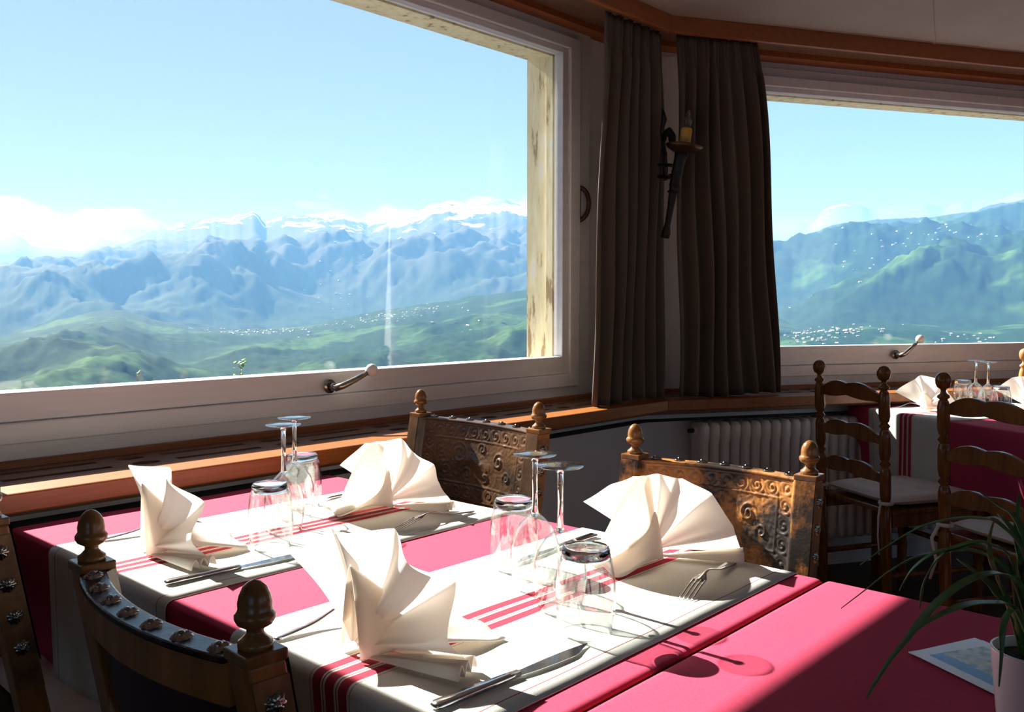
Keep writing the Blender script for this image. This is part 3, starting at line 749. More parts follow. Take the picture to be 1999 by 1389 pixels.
# far table by the right window
E1 = Vector((0.5, math.cos(PI / 6), 0)); E2 = Vector((math.cos(PI / 6), -0.5, 0))
FT0 = Vector((-1.615, 4.02, 0))
MT3 = T(*FT0) @ Rz(BEND)
table('dining_table', 'far dining table beside the right window', MT3, TW, 1.62)
cloth('tablecloth', 'red tablecloth on the far table by the right window', MT3, TW, 1.62, (0.2, 0.26, 0.30, 0.26), 4.1)
runner('table_runner', 'striped linen runner hanging from the far table behind the ladder-back chairs', MT3 @ T(0.37, 0, 0), TW, 0.27, 0.2, 5)

# ------------------------------------------------------------------ napkins folded into fans
def napkin(name, label, base, ang, phi0, phi1, R, n, tail, seed, amp=0.02, lean=0.0, tail_len=0.13, petal=None, tail_h=0.078):
    """base: point on the table; ang: heading of the fan's flat side; phi: fan opening, degrees from the table; tail: heading of the supporting flap"""
    rnd = random.Random(seed)
    d = Vector((math.cos(ang), math.sin(ang), 0)); nn = Vector((-math.sin(ang), math.cos(ang), 0)); zz = Vector((0, 0, 1))
    root = empty(name, (base.x, base.y, TZ + 0.004), 0, label, 'napkin', 'cream napkins folded as fans')
    ws = [rnd.uniform(0.75, 1.25) for _ in range(n + 1)]; tot = sum(ws[:n]); edges = [0]
    for k in range(n): edges.append(edges[-1] + ws[k] / tot)
    hs = [rnd.uniform(0.93, 1.04) for _ in range(n + 2)]
    S = 12
    rows = 14
    def fan(u, t):
        k = min(int(u * n), n - 1); f = u * n - k
        ph = math.radians(phi0 + (phi1 - phi0) * (edges[k] + (edges[k + 1] - edges[k]) * f))
        sgn = 1 if k % 2 == 0 else -1
        wv = sgn * (0.65 * math.cos(PI * f) + 0.35 * (1 - 2 * f))      # softly rounded pleats
        rr = R * (hs[k] * (1 - f) + hs[k + 1] * f) * (1 - 0.02 * math.sin(PI * f))
        r = 0.006 + (rr - 0.006) * t
        dep = amp * wv * (t ** 0.9) + 0.004 * math.sin(PI * t) * math.sin(PI * f * 2 + k)
        belly = 0.016 * math.sin(PI * t) * math.sin(ph)
        z = r * math.sin(ph)
        p = d * (r * math.cos(ph)) + nn * (dep + lean * z + belly) + zz * (z + 0.012 * (1 - t) + 0.002)
        p.z = max(p.z, 0.0022 + 0.004 * (0.5 + 0.5 * wv) * t + 0.002 * k / n)
        return p
    MB().grid(fan, n * S, rows, True).build('fan', 'napkin_cream', root)
    # folded hem layers stacked at the foot of the fan
    a0 = math.radians(phi0)
    def foot(u, t):
        r = 0.01 + (R * 0.96) * u
        wv = math.sin(PI * 3 * t)
        return d * (r * math.cos(a0)) + nn * ((t - 0.5) * 0.050 * (0.25 + 0.75 * u)) + zz * (0.003 + 0.016 * u * abs(wv) + 0.002)
    MB().grid(foot, 12, 24, True).build('folded_hem', 'napkin_cream', root, solid=0.0022)
    # supporting tail flap
    td = Vector((math.cos(tail), math.sin(tail), 0)); ts = Vector((-td.y, td.x, 0))
    def flap(u, t):
        wd = 0.060 * math.sin(PI * min(1, 0.18 + 0.82 * u) * 0.62) + 0.004
        s = (t - 0.5) * 2
        h = tail_h * (1 - u) ** 1.5 * (1 - abs(s) ** 1.5) + 0.004 + 0.015 * math.sin(u * PI) * (s * s) + 0.006 * u * math.sin(5 * s + seed)
        return td * (tail_len * u - 0.004) + ts * (wd * s * (1 + 0.3 * u)) + zz * max(h, 0.003)
    MB().grid(flap, 16, 16, True).build('tail_flap', 'napkin_cream', root, solid=0.0022)
    if petal:
        pa, pr, p0, p1 = petal   # broad outer petal curling round the fan
        pd = Vector((math.cos(pa), math.sin(pa), 0)); pn = Vector((-pd.y, pd.x, 0))
        def pet(u, t):
            ph = math.radians(p0 + (p1 - p0) * u); r = 0.008 + pr * t * (0.85 + 0.2 * math.sin(PI * u))
            return pd * (r * math.cos(ph)) + pn * (0.045 * math.sin(PI * u) * t + 0.030 * t * t * math.sin(PI * u * 1.5) + 0.010 * t) + zz * max(0.003, r * math.sin(ph) + 0.004)
        MB().grid(pet, 20, 12, True).build('outer_petal', 'napkin_cream', root, solid=0.0022)
    return root
def dirang(p, q): v_ = q - p; return math.atan2(v_.y, v_.x)
B2 = pz(690, 1287, TZ); B1 = pz(285, 1086, TZ); B3 = pz(757, 993, TZ); B4 = pz(1275, 1092, TZ)
napkin('napkin_fan', 'cream napkin fan in the foreground centre, before the glasses', B2, dirang(B2, pz(890, 1325, TZ)), 2, 126, 0.160, 7, dirang(B2, pz(925, 1222, TZ)), 3, 0.022, 0.10, 0.19, None, 0.115)
napkin('napkin_fan', 'cream napkin fan at left by the window ledge', B1, dirang(B1, pz(402, 1118, TZ)), 0, 122, 0.165, 6, dirang(B1, pz(478, 1058, TZ)), 5, 0.024, 0.08, 0.165, None, 0.125)
napkin('napkin_fan', 'cream napkin fan standing before the dark carved chair', B3, dirang(B3, pz(868, 1003, TZ)), 5, 142, 0.150, 7, -PI * 0.62, 9, 0.020, 0.05, 0.13, (dirang(B3, pz(640, 1012, TZ)), 0.150, 0, 88))
napkin('napkin_fan', 'cream napkin fan standing before the worn tan leather chair', B4, dirang(B4, pz(1420, 1100, TZ)), 5, 142, 0.152, 7, -PI * 0.62, 12, 0.020, 0.05, 0.13, (dirang(B4, pz(1180, 1105, TZ)), 0.150, 0, 92))
F1 = MT3 @ Vector((0.30, 0.15, 0)); F2 = MT3 @ Vector((0.37, 0.63, 0))
napkin('napkin_fan', 'cream napkin fan on the far table, behind the ladder-back chairs', F1, BEND + 0.3, 5, 150, 0.145, 5, BEND + PI * 0.4, 15, 0.02)
napkin('napkin_fan', 'cream napkin fan on the far table at the right frame edge', F2, BEND + 0.3, 5, 150, 0.145, 5, BEND + PI * 0.4, 18, 0.02)

# ------------------------------------------------------------------ upturned glasses
def wine_glass(name, label, p, H=0.215, s=1.0):
    root = empty(name, (p.x, p.y, TZ + 0.0035), 0, label, 'glass', 'upturned wine glasses')
    R = 0.031 * s
    prof = [(R, 0.0), (R * 1.10, 0.012), (R * 1.22, 0.032), (R * 1.27, 0.050), (R * 1.22, 0.070), (R * 1.05, 0.088), (R * 0.75, 0.103), (R * 0.42, 0.113), (R * 0.20, 0.119)]
    MB().lathe(prof, 40, cap=False).build('bowl', 'thin_glass', root, solid=0.0012)
    MB().tube([(R * math.cos(a), R * math.sin(a), 0.0008) for a in [2 * PI * k / 40 for k in range(41)]], 0.0008, 5).build('rim', 'thin_glass', root)
    MB().lathe([(0.0, 0.1125), (R * 0.18, 0.1155), (0.0058, 0.121), (0.0046, 0.130), (0.0042, 0.160), (0.0048, H - 0.014), (0.0070, H - 0.0085), (0.0, H - 0.0085)], 20).build('stem', 'solid_glass', root)
    MB().lathe([(0.0070, H - 0.0085), (0.016, H - 0.0052), (0.033 * s, H - 0.0032), (0.0345 * s, H - 0.002), (0.034 * s, H - 0.0008), (0.018, H - 0.0004), (0.0, H)], 40, cap=False).build('foot', 'foot_glass', root)
    return root
def tumbler(name, label, p, H=0.120, s=1.0):
    root = empty(name, (p.x, p.y, TZ + 0.0035), 0, label, 'glass', 'upturned tumblers')
    R = 0.0345 * s
    MB().lathe([(R, 0.0), (R * 1.12, 0.02), (R * 1.19, 0.045), (R * 1.17, 0.070), (R * 1.06, 0.095), (R * 0.99, H - 0.016)], 44, cap=False).build('wall', 'thin_glass', root, solid=0.0014)
    MB().tube([(R * math.cos(a), R * math.sin(a), 0.0008) for a in [2 * PI * k / 44 for k in range(45)]], 0.0008, 5).build('rim', 'thin_glass', root)
    MB().lathe([(0.0, H - 0.020), (R * 0.5, H - 0.019), (R * 0.90, H - 0.0165), (R * 0.985, H - 0.0135), (R * 0.955, H - 0.004), (R * 0.90, H - 0.0005), (R * 0.82, H), (R * 0.70, H - 0.0015), (0.0, H - 0.003)], 44).build('base', 'solid_glass', root)
    return root
tumbler('tumbler', 'upturned tumbler nearest the camera', pz(1143, 1238, TZ))
wine_glass('wine_glass', 'upturned wine glass just behind the nearest tumbler', pz(1093, 1192, TZ))
wine_glass('wine_glass', 'upturned wine glass of the foreground group, farther back', pz(1044, 1150, TZ))
tumbler('tumbler', 'upturned tumbler at the back of the foreground glass group', pz(1003, 1111, TZ))
tumbler('tumbler', 'upturned tumbler beside the left napkin fan, front of the window group', pz(529, 1070, TZ))
wine_glass('wine_glass', 'upturned wine glass behind the left tumbler', pz(556, 1040, TZ))
wine_glass('wine_glass', 'upturned wine glass nearest the window', pz(577, 1014, TZ))
tumbler('tumbler', 'upturned tumbler at the back of the window group', pz(592, 992, TZ))
for (lx, ly, wg, lb) in ((0.335, 0.39, 1, 'left wine glass upturned on the far table'), (0.43, 0.36, 1, 'right wine glass upturned on the far table'), (0.24, 0.415, 0, 'upturned tumbler left of the far wine glasses'), (0.525, 0.33, 0, 'upturned tumbler right of the far wine glasses')):
    p = MT3 @ Vector((lx, ly, 0))
    (wine_glass if wg else tumbler)('wine_glass' if wg else 'tumbler', lb, p)

# ------------------------------------------------------------------ cutlery
def knife(name, label, p, q):
    L_ = (q - p).length; a = dirang(p, q)
    root = empty(name, (p.x, p.y, TZ + 0.0035), a, label, 'knife', 'table knives')
    hl = L_ * 0.50
    def sect(x, w_, h_, zc): return [(x, -w_, zc), (x, -w_ * 0.7, zc + h_), (x, w_ * 0.7, zc + h_), (x, w_, zc), (x, w_ * 0.7, zc - h_), (x, -w_ * 0.7, zc - h_)]
    def loft(secs):
        mb = MB(); vs = [p_ for s_ in secs for p_ in s_]; m = 6
        fs = [(j * m + k, j * m + (k + 1) % m, (j + 1) * m + (k + 1) % m, (j + 1) * m + k) for j in range(len(secs) - 1) for k in range(m)]
        fs += [tuple(range(m))[::-1], tuple(range((len(secs) - 1) * m, len(secs) * m))]
        return mb.add(vs, fs, True)
    loft([sect(0, 0.006, 0.002, 0.004), sect(0.006, 0.0095, 0.0035, 0.0042), sect(hl * 0.4, 0.0085, 0.0036, 0.0044), sect(hl * 0.85, 0.0062, 0.0036, 0.0044), sect(hl, 0.0056, 0.0032, 0.0044)]).build('handle', 'steel', root)
    b = MB(); n = 16; vs = []
    for i in range(n + 1):
        t = i / n; x = hl + (L_ - hl) * t
        top = 0.0055 + 0.0045 * math.sin(PI * min(t * 1.1, 1) * 0.6); bot = -0.0055 - 0.004 * math.sin(PI * t) ** 0.6
        if t > 0.72: k = (t - 0.72) / 0.28; top *= 1 - 0.1 * k; bot = bot * (1 - k) + (top - 0.002) * k
        vs += [(x, bot, 0.0034), (x, top, 0.0044), (x, top, 0.0030), (x, bot, 0.0030)]
    fs = [(j * 4 + k, j * 4 + (k + 1) % 4, (j + 1) * 4 + (k + 1) % 4, (j + 1) * 4 + k) for j in range(n) for k in range(4)] + [(3, 2, 1, 0), (n * 4, n * 4 + 1, n * 4 + 2, n * 4 + 3)]
    b.add(vs, fs, False).build('blade', 'steel', root)
    return root
def fork(name, label, p, q):
    """p handle end, q tine tips; lies with the tines turned down"""
    L_ = (q - p).length; a = dirang(p, q)
    root = empty(name, (p.x, p.y, TZ + 0.0035), a, label, 'fork', 'table forks')
    def zc(t): return 0.003 + 0.020 * math.sin(PI * min(1, max(0, (t - 0.02) / 0.98))) ** 1.3 * (0.35 + 0.65 * sstep(0.25, 0.62, t))
    def wd(t):
        if t < 0.62: return 0.0095 - 0.0062 * sstep(0.05, 0.55, t)
        return 0.0033 + 0.0085 * sstep(0.62, 0.74, t)
    n = 30; vs = []
    for i in range(n + 1):
        t = 0.76 * i / n; x = L_ * t; w_ = wd(t) * (sstep(-0.03, 0.02, t)); h_ = 0.0014
        z = zc(t)
        vs += [(x, -w_, z), (x, 0, z + h_), (x, w_, z), (x, 0, z - h_)]
    fs = [(j * 4 + k, j * 4 + (k + 1) % 4, (j + 1) * 4 + (k + 1) % 4, (j + 1) * 4 + k) for j in range(n) for k in range(4)] + [(3, 2, 1, 0), (n * 4, n * 4 + 1, n * 4 + 2, n * 4 + 3)]
    MB().add(vs, fs, True).build('handle', 'steel', root)
    for k in range(4):
        y = (-0.0095 + 0.00633 * k)
        MB().tube([(L_ * t, y, zc(t)) for t in (0.74, 0.80, 0.86, 0.92, 0.97, 1.0)], [0.0019, 0.0018, 0.0016, 0.0014, 0.0011, 0.0006], 6, flat=0.7).build('tine', 'steel', root)
    return root
knife('table_knife', 'knife right of the foreground napkin fan, handle cut by the frame', pz(845, 1391, TZ), pz(1155, 1269, TZ))
knife('table_knife', 'knife between the left napkin fan and the carved near chair', pz(322, 1146, TZ), pz(600, 1086, TZ))
kd = Vector((0, 1, 0))
k4 = pz(1000, 1106, TZ); knife('table_knife', 'knife seen through the foreground glasses', k4 + Vector((-0.01, 0.25, 0)), k4)
k3 = pz(628, 979, TZ); knife('table_knife', 'knife behind the napkin fan of the dark carved chair', k3 + Vector((-0.005, 0.24, 0)), k3)
fork('table_fork', 'fork before the worn tan leather chair', pz(1430, 1104, TZ), pz(1338, 1176, TZ))
fork('table_fork', 'fork before the dark carved chair', pz(924, 1003, TZ), pz(772, 1040, TZ))
f1 = pz(200, 1059, TZ); fork('table_fork', 'fork half hidden behind the left napkin fan', f1, f1 + Vector((0.01, 0.20, 0)))
f2 = pz(536, 1256, TZ); fork('table_fork', 'fork half hidden under the foreground napkin fan', f2, f2 + Vector((0.0, 0.20, 0)))
ff = pz(1735, 799, TZ); fork('table_fork', 'fork on the far table left of its napkin', ff, ff + E1 * 0.2)
# ------------------------------------------------------------------ carved leather chairs
def rosette_mesh():
    mb = MB(); n = 9
    mb.lathe([(0.0, 0.0075), (0.003, 0.0070), (0.0045, 0.0050), (0.0050, 0.0030)], 10, cap=False)
    for k in range(n):
        a = 2 * PI * k / n; M = Rz(a)
        mb.add([(0.003, 0, 0.0045), (0.0075, -0.0036, 0.0018), (0.0135, 0, 0.0), (0.0075, 0.0036, 0.0018), (0.0085, 0, 0.0046)], [(0, 1, 4), (1, 2, 4), (2, 3, 4), (3, 0, 4)], True, M)
    mb.lathe([(0.0095, 0.0016), (0.0125, -0.0004), (0.0, -0.0005)], 12, cap=False)
    return mb.mesh('rosette')
ROSETTE = rosette_mesh(); ROSETTE.materials.append(MATS['rosette_metal'])
TACK = MB().lathe([(0.0058, 0.0), (0.0052, 0.0022), (0.003, 0.0042), (0.0, 0.0048)], 10).mesh('tack'); TACK.materials.append(MATS['brass_tack'])
def stud(name, me, parent, loc, normal):
    o = bpy.data.objects.new(name, me); col.objects.link(o); o.parent = parent; o.location = loc
    o.rotation_euler = Vector(normal).to_track_quat('Z', 'Y').to_euler(); return o
FIN = [(0.0165, 0.0), (0.0175, 0.003), (0.0170, 0.007), (0.0125, 0.0105), (0.0085, 0.015), (0.0085, 0.019), (0.0125, 0.0215), (0.0175, 0.0245), (0.0200, 0.0295), (0.0200, 0.0335), (0.0178, 0.0365), (0.0165, 0.0385), (0.0168, 0.045), (0.0152, 0.053), (0.0115, 0.0605), (0.006, 0.0655), (0.0, 0.0675)]
FINIAL = MB().lathe(FIN, 24).mesh('finial'); FINIAL.materials.append(MATS['finial_wood'])
def relief(u, v):
    """height of the embossed leather, u across 0..1, v up 0..1 (metres)"""
    W_, H_ = 0.36, 0.185
    x, y = u * W_, v * H_
    dx, dy = min(x, W_ - x), min(y, H_ - y)
    e = min(dx, dy); h = 0.0
    h += 0.0022 * math.exp(-((e - 0.008) / 0.0016) ** 2) + 0.0022 * math.exp(-((e - 0.042) / 0.0016) ** 2)
    if 0.011 < e < 0.039:           # border of running scrolls
        along = x if dy < dx else y
        ce = e - 0.025; s = ((along + 0.5) % 0.036) - 0.018
        r = math.hypot(s, ce); a = math.atan2(ce, s)
        h += 0.0026 * max(0, math.sin(a + r * 700)) * math.exp(-(r / 0.013) ** 4) + 0.0018 * math.exp(-((r - 0.0165) / 0.003) ** 2)
    elif e >= 0.042:                # beast among leaves
        cx, cy = x - W_ / 2, y - H_ / 2
        body = math.exp(-((cx / 0.055) ** 2 + ((cy - 0.006 * math.sin(cx * 60)) / 0.016) ** 2))
        h += 0.0042 * body
        for (sx, sy, R_, tw) in ((0.062, 0.018, 0.022, 1), (-0.070, 0.012, 0.020, -1), (0.03, -0.026, 0.014, 1), (-0.03, -0.028, 0.014, -1), (-0.01, 0.033, 0.013, 1), (0.098, -0.02, 0.014, -1), (-0.105, -0.02, 0.014, 1)):
            r = math.hypot(cx - sx, cy - sy)
            if r < R_ * 1.4:
                a = math.atan2(cy - sy, cx - sx) * tw
                h += 0.0034 * max(0, math.sin(a * 1.0 + r * 520)) * math.exp(-(r / R_) ** 4)
        h += 0.0016 * max(0, noise.noise(Vector((x * 95, y * 95, 3.3)))) + 0.0012 * max(0, noise.noise(Vector((x * 190, y * 190, 1.3))))
    return h
def carved_chair(name, label, pL, pR, ztop, face, leather, cushion=False, bow=0.038, top_mat='leather_top', lean=0.17, relief_on=True):
    """pL,pR: tops of the two back posts (world xy, left/right seen from the front sitter's back); face: +1 faces +Y, -1 faces -Y"""
    a = Vector((pL[0], pL[1], 0)); b = Vector((pR[0], pR[1], 0))
    if face < 0: a, b = b, a            # local +x must be so that local +y = facing
    xd = (b - a).normalized(); W_ = (b - a).length; mid = (a + b) / 2
    rz = math.atan2(xd.y, xd.x)
    zs = 0.44
    yb = -lean * (ztop - zs)            # back lean at the top, relative to seat rear
    # origin on the floor under the seat's rear edge
    off = Matrix.Rotation(rz, 3, 'Z') @ Vector((0, yb, 0))
    root = empty(name, (mid.x - off.x, mid.y - off.y, 0), rz, label, 'chair', 'carved chairs with acorn finials')
    hw = W_ / 2; pw = 0.021
    def yl(z): return 0.0 if z <= zs else -lean * (z - zs)
    for s in (-1, 1):
        path = [((s * hw, yl(z) + (0.03 * (1 - z / zs) * -1 if z < zs else 0), z), (1, 0, 0), (0, 1, 0)) for z in (0, 0.2, zs, 0.55, 0.65, 0.75, ztop - 0.004)]
        MB().sweep([(-pw, -pw), (pw, -pw), (pw, pw), (-pw, pw)], path, smooth=False).build('back_post', 'chair_wood', root, bevel=0.003)
        MB().box(s * hw - 0.023, s * hw + 0.023, yb - 0.023, yb + 0.023, ztop - 0.004, ztop + 0.008).build('post_cap', 'finial_wood', root, bevel=0.002)
        f = bpy.data.objects.new('finial', FINIAL); col.objects.link(f); f.parent = root; f.location = (s * hw, yb, ztop + 0.0075)
        # leather wrapped on the outer side of the post, with rosettes
        path = [((s * (hw + pw + 0.001), yl(z), z), (1, 0, 0), (0, 1, 0)) for z in (0.60, 0.68, 0.76, ztop - 0.018)]
        MB().sweep([(-0.001, -pw + 0.001), (0.0015, -pw + 0.001), (0.0015, pw - 0.001), (-0.001, pw - 0.001)], path, smooth=False).build('side_leather', 'leather_side', root)
        for z in [ztop - 0.045 - 0.052 * k for k in range(4)]:
            stud('rosette', ROSETTE, root, (s * (hw + pw + 0.0022), yl(z), z), (s, 0, 0.0))
        # front leg and side rails
        MB().sweep([(-0.02, -0.02), (0.02, -0.02), (0.02, 0.02), (-0.02, 0.02)], [((s * hw, 0.40, z), (k, 0, 0), (0, k, 0)) for z, k in ((0, 0.8), (0.06, 1.0), (0.12, 0.8), (0.25, 0.95), (0.36, 1.0), (zs, 1.05))], smooth=False).build('front_leg', 'chair_wood', root, bevel=0.003)
        MB().box(s * hw - 0.014, s * hw + 0.014, 0.02, 0.38, 0.37, zs - 0.005).build('seat_rail', 'chair_wood', root)
        MB().box(s * hw - 0.012, s * hw + 0.012, 0.0, 0.38, 0.13, 0.165).build('stretcher', 'chair_wood', root, bevel=0.003)
    MB().box(-hw + 0.02, hw - 0.02, 0.385, 0.412, 0.37, zs - 0.005).build('front_rail', 'chair_wood', root)
    MB().box(-hw + 0.02, hw - 0.02, 0.19, 0.215, 0.135, 0.16).build('stretcher', 'chair_wood', root)
    def seat(u, v):
        x = (u - 0.5) * 2; y = (v - 0.5) * 2
        ed = (1 - abs(x) ** 8) * (1 - abs(y) ** 8)
        return (x * (hw + 0.012), 0.205 + y * 0.222, zs - 0.004 + 0.034 * max(0, ed) ** 0.5)
    MB().grid(seat, 20, 20, True).add([(-hw - 0.012, -0.017, zs - 0.004), (hw + 0.012, -0.017, zs - 0.004), (hw + 0.012, 0.427, zs - 0.004), (-hw - 0.012, 0.427, zs - 0.004)], [(0, 1, 2, 3)]).build('seat', 'seat_leather', root)
    if cushion:
        def cu(sg):
            def fn(u, v):
                x = (u - 0.5) * 2; y = (v - 0.5) * 2
                ed = max(0, (1 - abs(x) ** 6) * (1 - abs(y) ** 6)) ** 0.5
                tuft = 0.010 * sum(math.exp(-(((x - i * 0.5) / 0.13) ** 2 + ((y - j * 0.5) / 0.13) ** 2)) for i in (-1, 0, 1) for j in (-1, 0, 1))
                return (x * (hw - 0.005), 0.225 + y * 0.20, zs + 0.046 + sg * (0.024 * ed - tuft * ed))
            return fn
        MB().grid(cu(1), 40, 40, True).grid(cu(-1), 40, 40, True).build('seat_cushion', 'cushion_cotton', root)
    # curved back: rails follow a bow
    def bx(x): return -bow * (1 - (x / hw) ** 2)
    xs = [-hw + pw + (2 * hw - 2 * pw) * i / 24 for i in range(25)]
    def rail(z0, z1, y0, y1, nm, mat, bev=0.002):
        # faces follow the lean
        prof = [(y0, z0), (y1, z0), (y1, z1), (y0, z1)]
        MB().sweep([(p[0], p[1]) for p in prof], [((x, bx(x) + yl((z0 + z1) / 2), 0), (0, 1, 0), (0, 0, 1)) for x in xs], smooth=False).build(nm, mat, root, bevel=bev)
    rail(ztop - 0.055, ztop - 0.008, -0.016, 0.008, 'top_rail', 'chair_wood')
    rail(0.645, 0.69, -0.016, 0.008, 'lower_rail', 'chair_wood')
    # leather roll over the top rail with rosettes
    rail(ztop - 0.010, ztop - 0.002, -0.0185, 0.017, 'top_leather', top_mat, 0.003)
    for i in range(7):
        x = -hw + 0.045 + (2 * hw - 0.09) * i / 6
        stud('rosette', ROSETTE, root, (x, bx(x) + yl(ztop) - 0.001, ztop - 0.0015), (0, -lean, 1))
    # panel: plain dark leather behind, embossed in front
    def back(u, v):
        x = -hw + pw + (2 * hw - 2 * pw) * u; z = 0.66 + (ztop - 0.03 - 0.66) * v
        return (x, bx(x) + yl(z) - 0.004, z)
    MB().grid(back, 24, 6, True).build('back_panel', 'back_leather', root, solid=0.002)
    nu, nv = (190, 100) if relief_on else (24, 8)
    def front(u, v):
        x = -hw - pw + (2 * hw + 2 * pw) * u; uu = (x + hw - pw) / (2 * hw - 2 * pw); z = 0.640 + (ztop - 0.003 - 0.640) * v
        h = relief(uu, max(0, (v - 0.10) / 0.90)) if (relief_on and v > 0.1 and 0 < uu < 1) else 0.0
        ex = abs(x) - (hw - pw)
        kk = sstep(-0.010, 0.002, ex)
        y = bx(max(-hw + pw, min(hw - pw, x))) * (1 - kk) + yl(z) + 0.012 + 0.0115 * kk
        return (x, y + h, z)
    MB().grid(front, nu, nv, True).build('embossed_panel', leather, root)
    for i in range(13):
        x = -hw + 0.03 + (2 * hw - 0.06) * i / 12; z = 0.652
        stud('tack', TACK, root, (x, bx(max(-hw + pw, min(hw - pw, x))) + yl(z) + 0.013, z), (0, 1, 0.1))
    return root
carved_chair('carved_chair', 'carved chair with worn tan embossed leather back facing the camera', (-1.148, 1.662), (-0.752, 1.688), 0.862, -1, 'leather_tan', top_mat='leather_tan')
carved_chair('carved_chair', 'carved chair with dark brown embossed leather near the window ledge', (-1.935, 1.722), (-1.462, 1.695), 0.886, -1, 'leather_brown', top_mat='leather_brown')
carved_chair('carved_chair', 'carved chair in the left foreground seen from behind, curved studded top rail', (-1.190, 0.483), (-0.765, 0.464), 0.860, 1, 'leather_brown', relief_on=False)
carved_chair('carved_chair', 'carved chair cut by the left frame edge, with white seat cushion', (-1.945, 0.475), (-1.515, 0.462), 0.868, 1, 'leather_brown', cushion=True, relief_on=False)

# ------------------------------------------------------------------ ladder-back chairs
POST = [(0.0135, 0.0), (0.017, 0.05), (0.0195, 0.30), (0.0195, 0.440), (0.0125, 0.450), (0.0205, 0.460), (0.0125, 0.470), (0.0185, 0.478), (0.0200, 0.50), (0.0200, 0.570), (0.0165, 0.588), (0.0115, 0.594), (0.0205, 0.606), (0.0115, 0.618), (0.0165, 0.624), (0.0205, 0.645), (0.0200, 0.710), (0.0165, 0.726), (0.0115, 0.732), (0.0205, 0.744), (0.0115, 0.756), (0.0165, 0.762), (0.0205, 0.780), (0.0200, 0.848), (0.0165, 0.866), (0.0120, 0.874), (0.0195, 0.880), (0.0195, 0.886), (0.0100, 0.894), (0.0080, 0.902), (0.0105, 0.908), (0.0195, 0.914), (0.0240, 0.926), (0.0250, 0.936), (0.0235, 0.947), (0.0170, 0.957), (0.0085, 0.962), (0.0, 0.963)]
def ladder_chair(name, label, a, b, face_dir, mat, H=0.985, cushion=True, W_=None):
    """a, b: back-post positions (world); face_dir: unit vector the sitter faces"""
    xd = (b - a); W0 = xd.length; mid = (a + b) / 2
    rz = math.atan2(face_dir.y, face_dir.x) - PI / 2
    hw = (W_ or W0) / 2
    root = empty(name, (mid.x, mid.y, 0), rz, label, 'chair', 'ladder-back chairs at the far table')
    k = H / 0.963
    for s in (-1, 1):
        M = T(s * hw, 0, 0) @ Matrix.Rotation(0.045, 4, 'X')
        MB().lathe([(r, z * k) for r, z in POST], 20, M).build('back_post', mat, root)
        MB().lathe([(0.014, 0), (0.018, 0.05), (0.020, 0.2), (0.015, 0.22), (0.020, 0.24), (0.021, 0.43)], 16, T(s * (hw + 0.015), 0.40, 0)).build('front_leg', mat, root)
        MB().tube([(s * hw, 0.0, 0.2), (s * (hw + 0.015), 0.40, 0.2)], 0.011, 10).build('stretcher', mat, root)
        MB().box(s * hw - 0.013, s * hw + 0.013, 0.0, 0.40, 0.385, 0.428).build('seat_rail', mat, root)
    MB().tube([(-hw, 0.4, 0.26), (hw, 0.4, 0.26)], 0.011, 10).build('stretcher', mat, root)
    for zc in (0.545, 0.685, 0.835):
        zc *= k; n = 40; vs = []
        for i in range(n + 1):
            u = i / n; x = -hw + 2 * hw * u; s = abs(2 * u - 1)
            arch = 0.034 * (1 - s ** 2.2) ; scal = 0.010 * abs(math.sin(PI * 2.5 * (u - 0.1))) if 0.12 < u < 0.88 else 0
            yb = -0.015 * (1 - s * s) - 0.045 * zc
            z1 = zc + 0.016 + arch + scal; z0 = zc - 0.022 + arch * 0.55 - 0.8 * scal + 0.008
            vs += [(x, yb - 0.007, z0), (x, yb + 0.007, z0), (x, yb + 0.007, z1), (x, yb - 0.007, z1)]
        fs = [(j * 4 + q, j * 4 + (q + 1) % 4, (j + 1) * 4 + (q + 1) % 4, (j + 1) * 4 + q) for j in range(n) for q in range(4)] + [(3, 2, 1, 0), (n * 4, n * 4 + 1, n * 4 + 2, n * 4 + 3)]
        MB().add(vs, fs, False).build('back_slat', mat, root, bevel=0.002)
    MB().box(-hw - 0.02, hw + 0.02, -0.01, 0.425, 0.428, 0.448).build('seat', mat, root, bevel=0.006)
    if cushion:
        def cu(sg):
            def fn(u, v):
                x = (u - 0.5) * 2; y = (v - 0.5) * 2
                ed = max(0, (1 - abs(x) ** 5) * (1 - abs(y) ** 5)) ** 0.5
                tuft = 0.014 * sum(math.exp(-(((x - i * 0.55) / 0.15) ** 2 + ((y - j * 0.55) / 0.15) ** 2)) for i in (-1, 0, 1) for j in (-1, 0, 1))
                return (x * (hw + 0.005), 0.21 + y * 0.20, 0.476 + sg * (0.026 * ed - (tuft * ed if sg > 0 else 0)))
            return fn
        c_ = MB().grid(cu(1), 36, 36, True).grid(cu(-1), 36, 36, True).build('seat_cushion', 'cushion_cotton', root)
        for s in (-1, 1):
            x = s * hw
            MB().tube([(x + 0.024 * math.cos(t), -0.02 + 0.024 * math.sin(t), 0.476) for t in [2 * PI * q / 12 for q in range(13)]], 0.005, 6, flat=1.4).build('tie', 'cushion_cotton', c_)
            MB().tube([(x, -0.044, 0.476), (x + 0.012 * s, -0.062, 0.43), (x + 0.006, -0.058, 0.36), (x + 0.018 * s, -0.060, 0.29)], [0.004, 0.004, 0.0035, 0.003], 6, flat=1.6).build('tie', 'cushion_cotton', c_)
    return root
lz = 0.935
A1, A2 = pz(1617, 715, 0.955), pz(1749, 730, 0.955)
w12 = (A2 - A1).normalized()
lad = E2
A1 = Vector((A1.x, A1.y, 0)); A2 = A1 + E2 * 0.375
ladder_chair('ladder_back_chair', 'dark ladder-back chair with white cushion, leftmost at the far table', A1, A2, E1, 'ladder_wood')
B1_ = pz(1862, 742, 0.955); B1_.z = 0
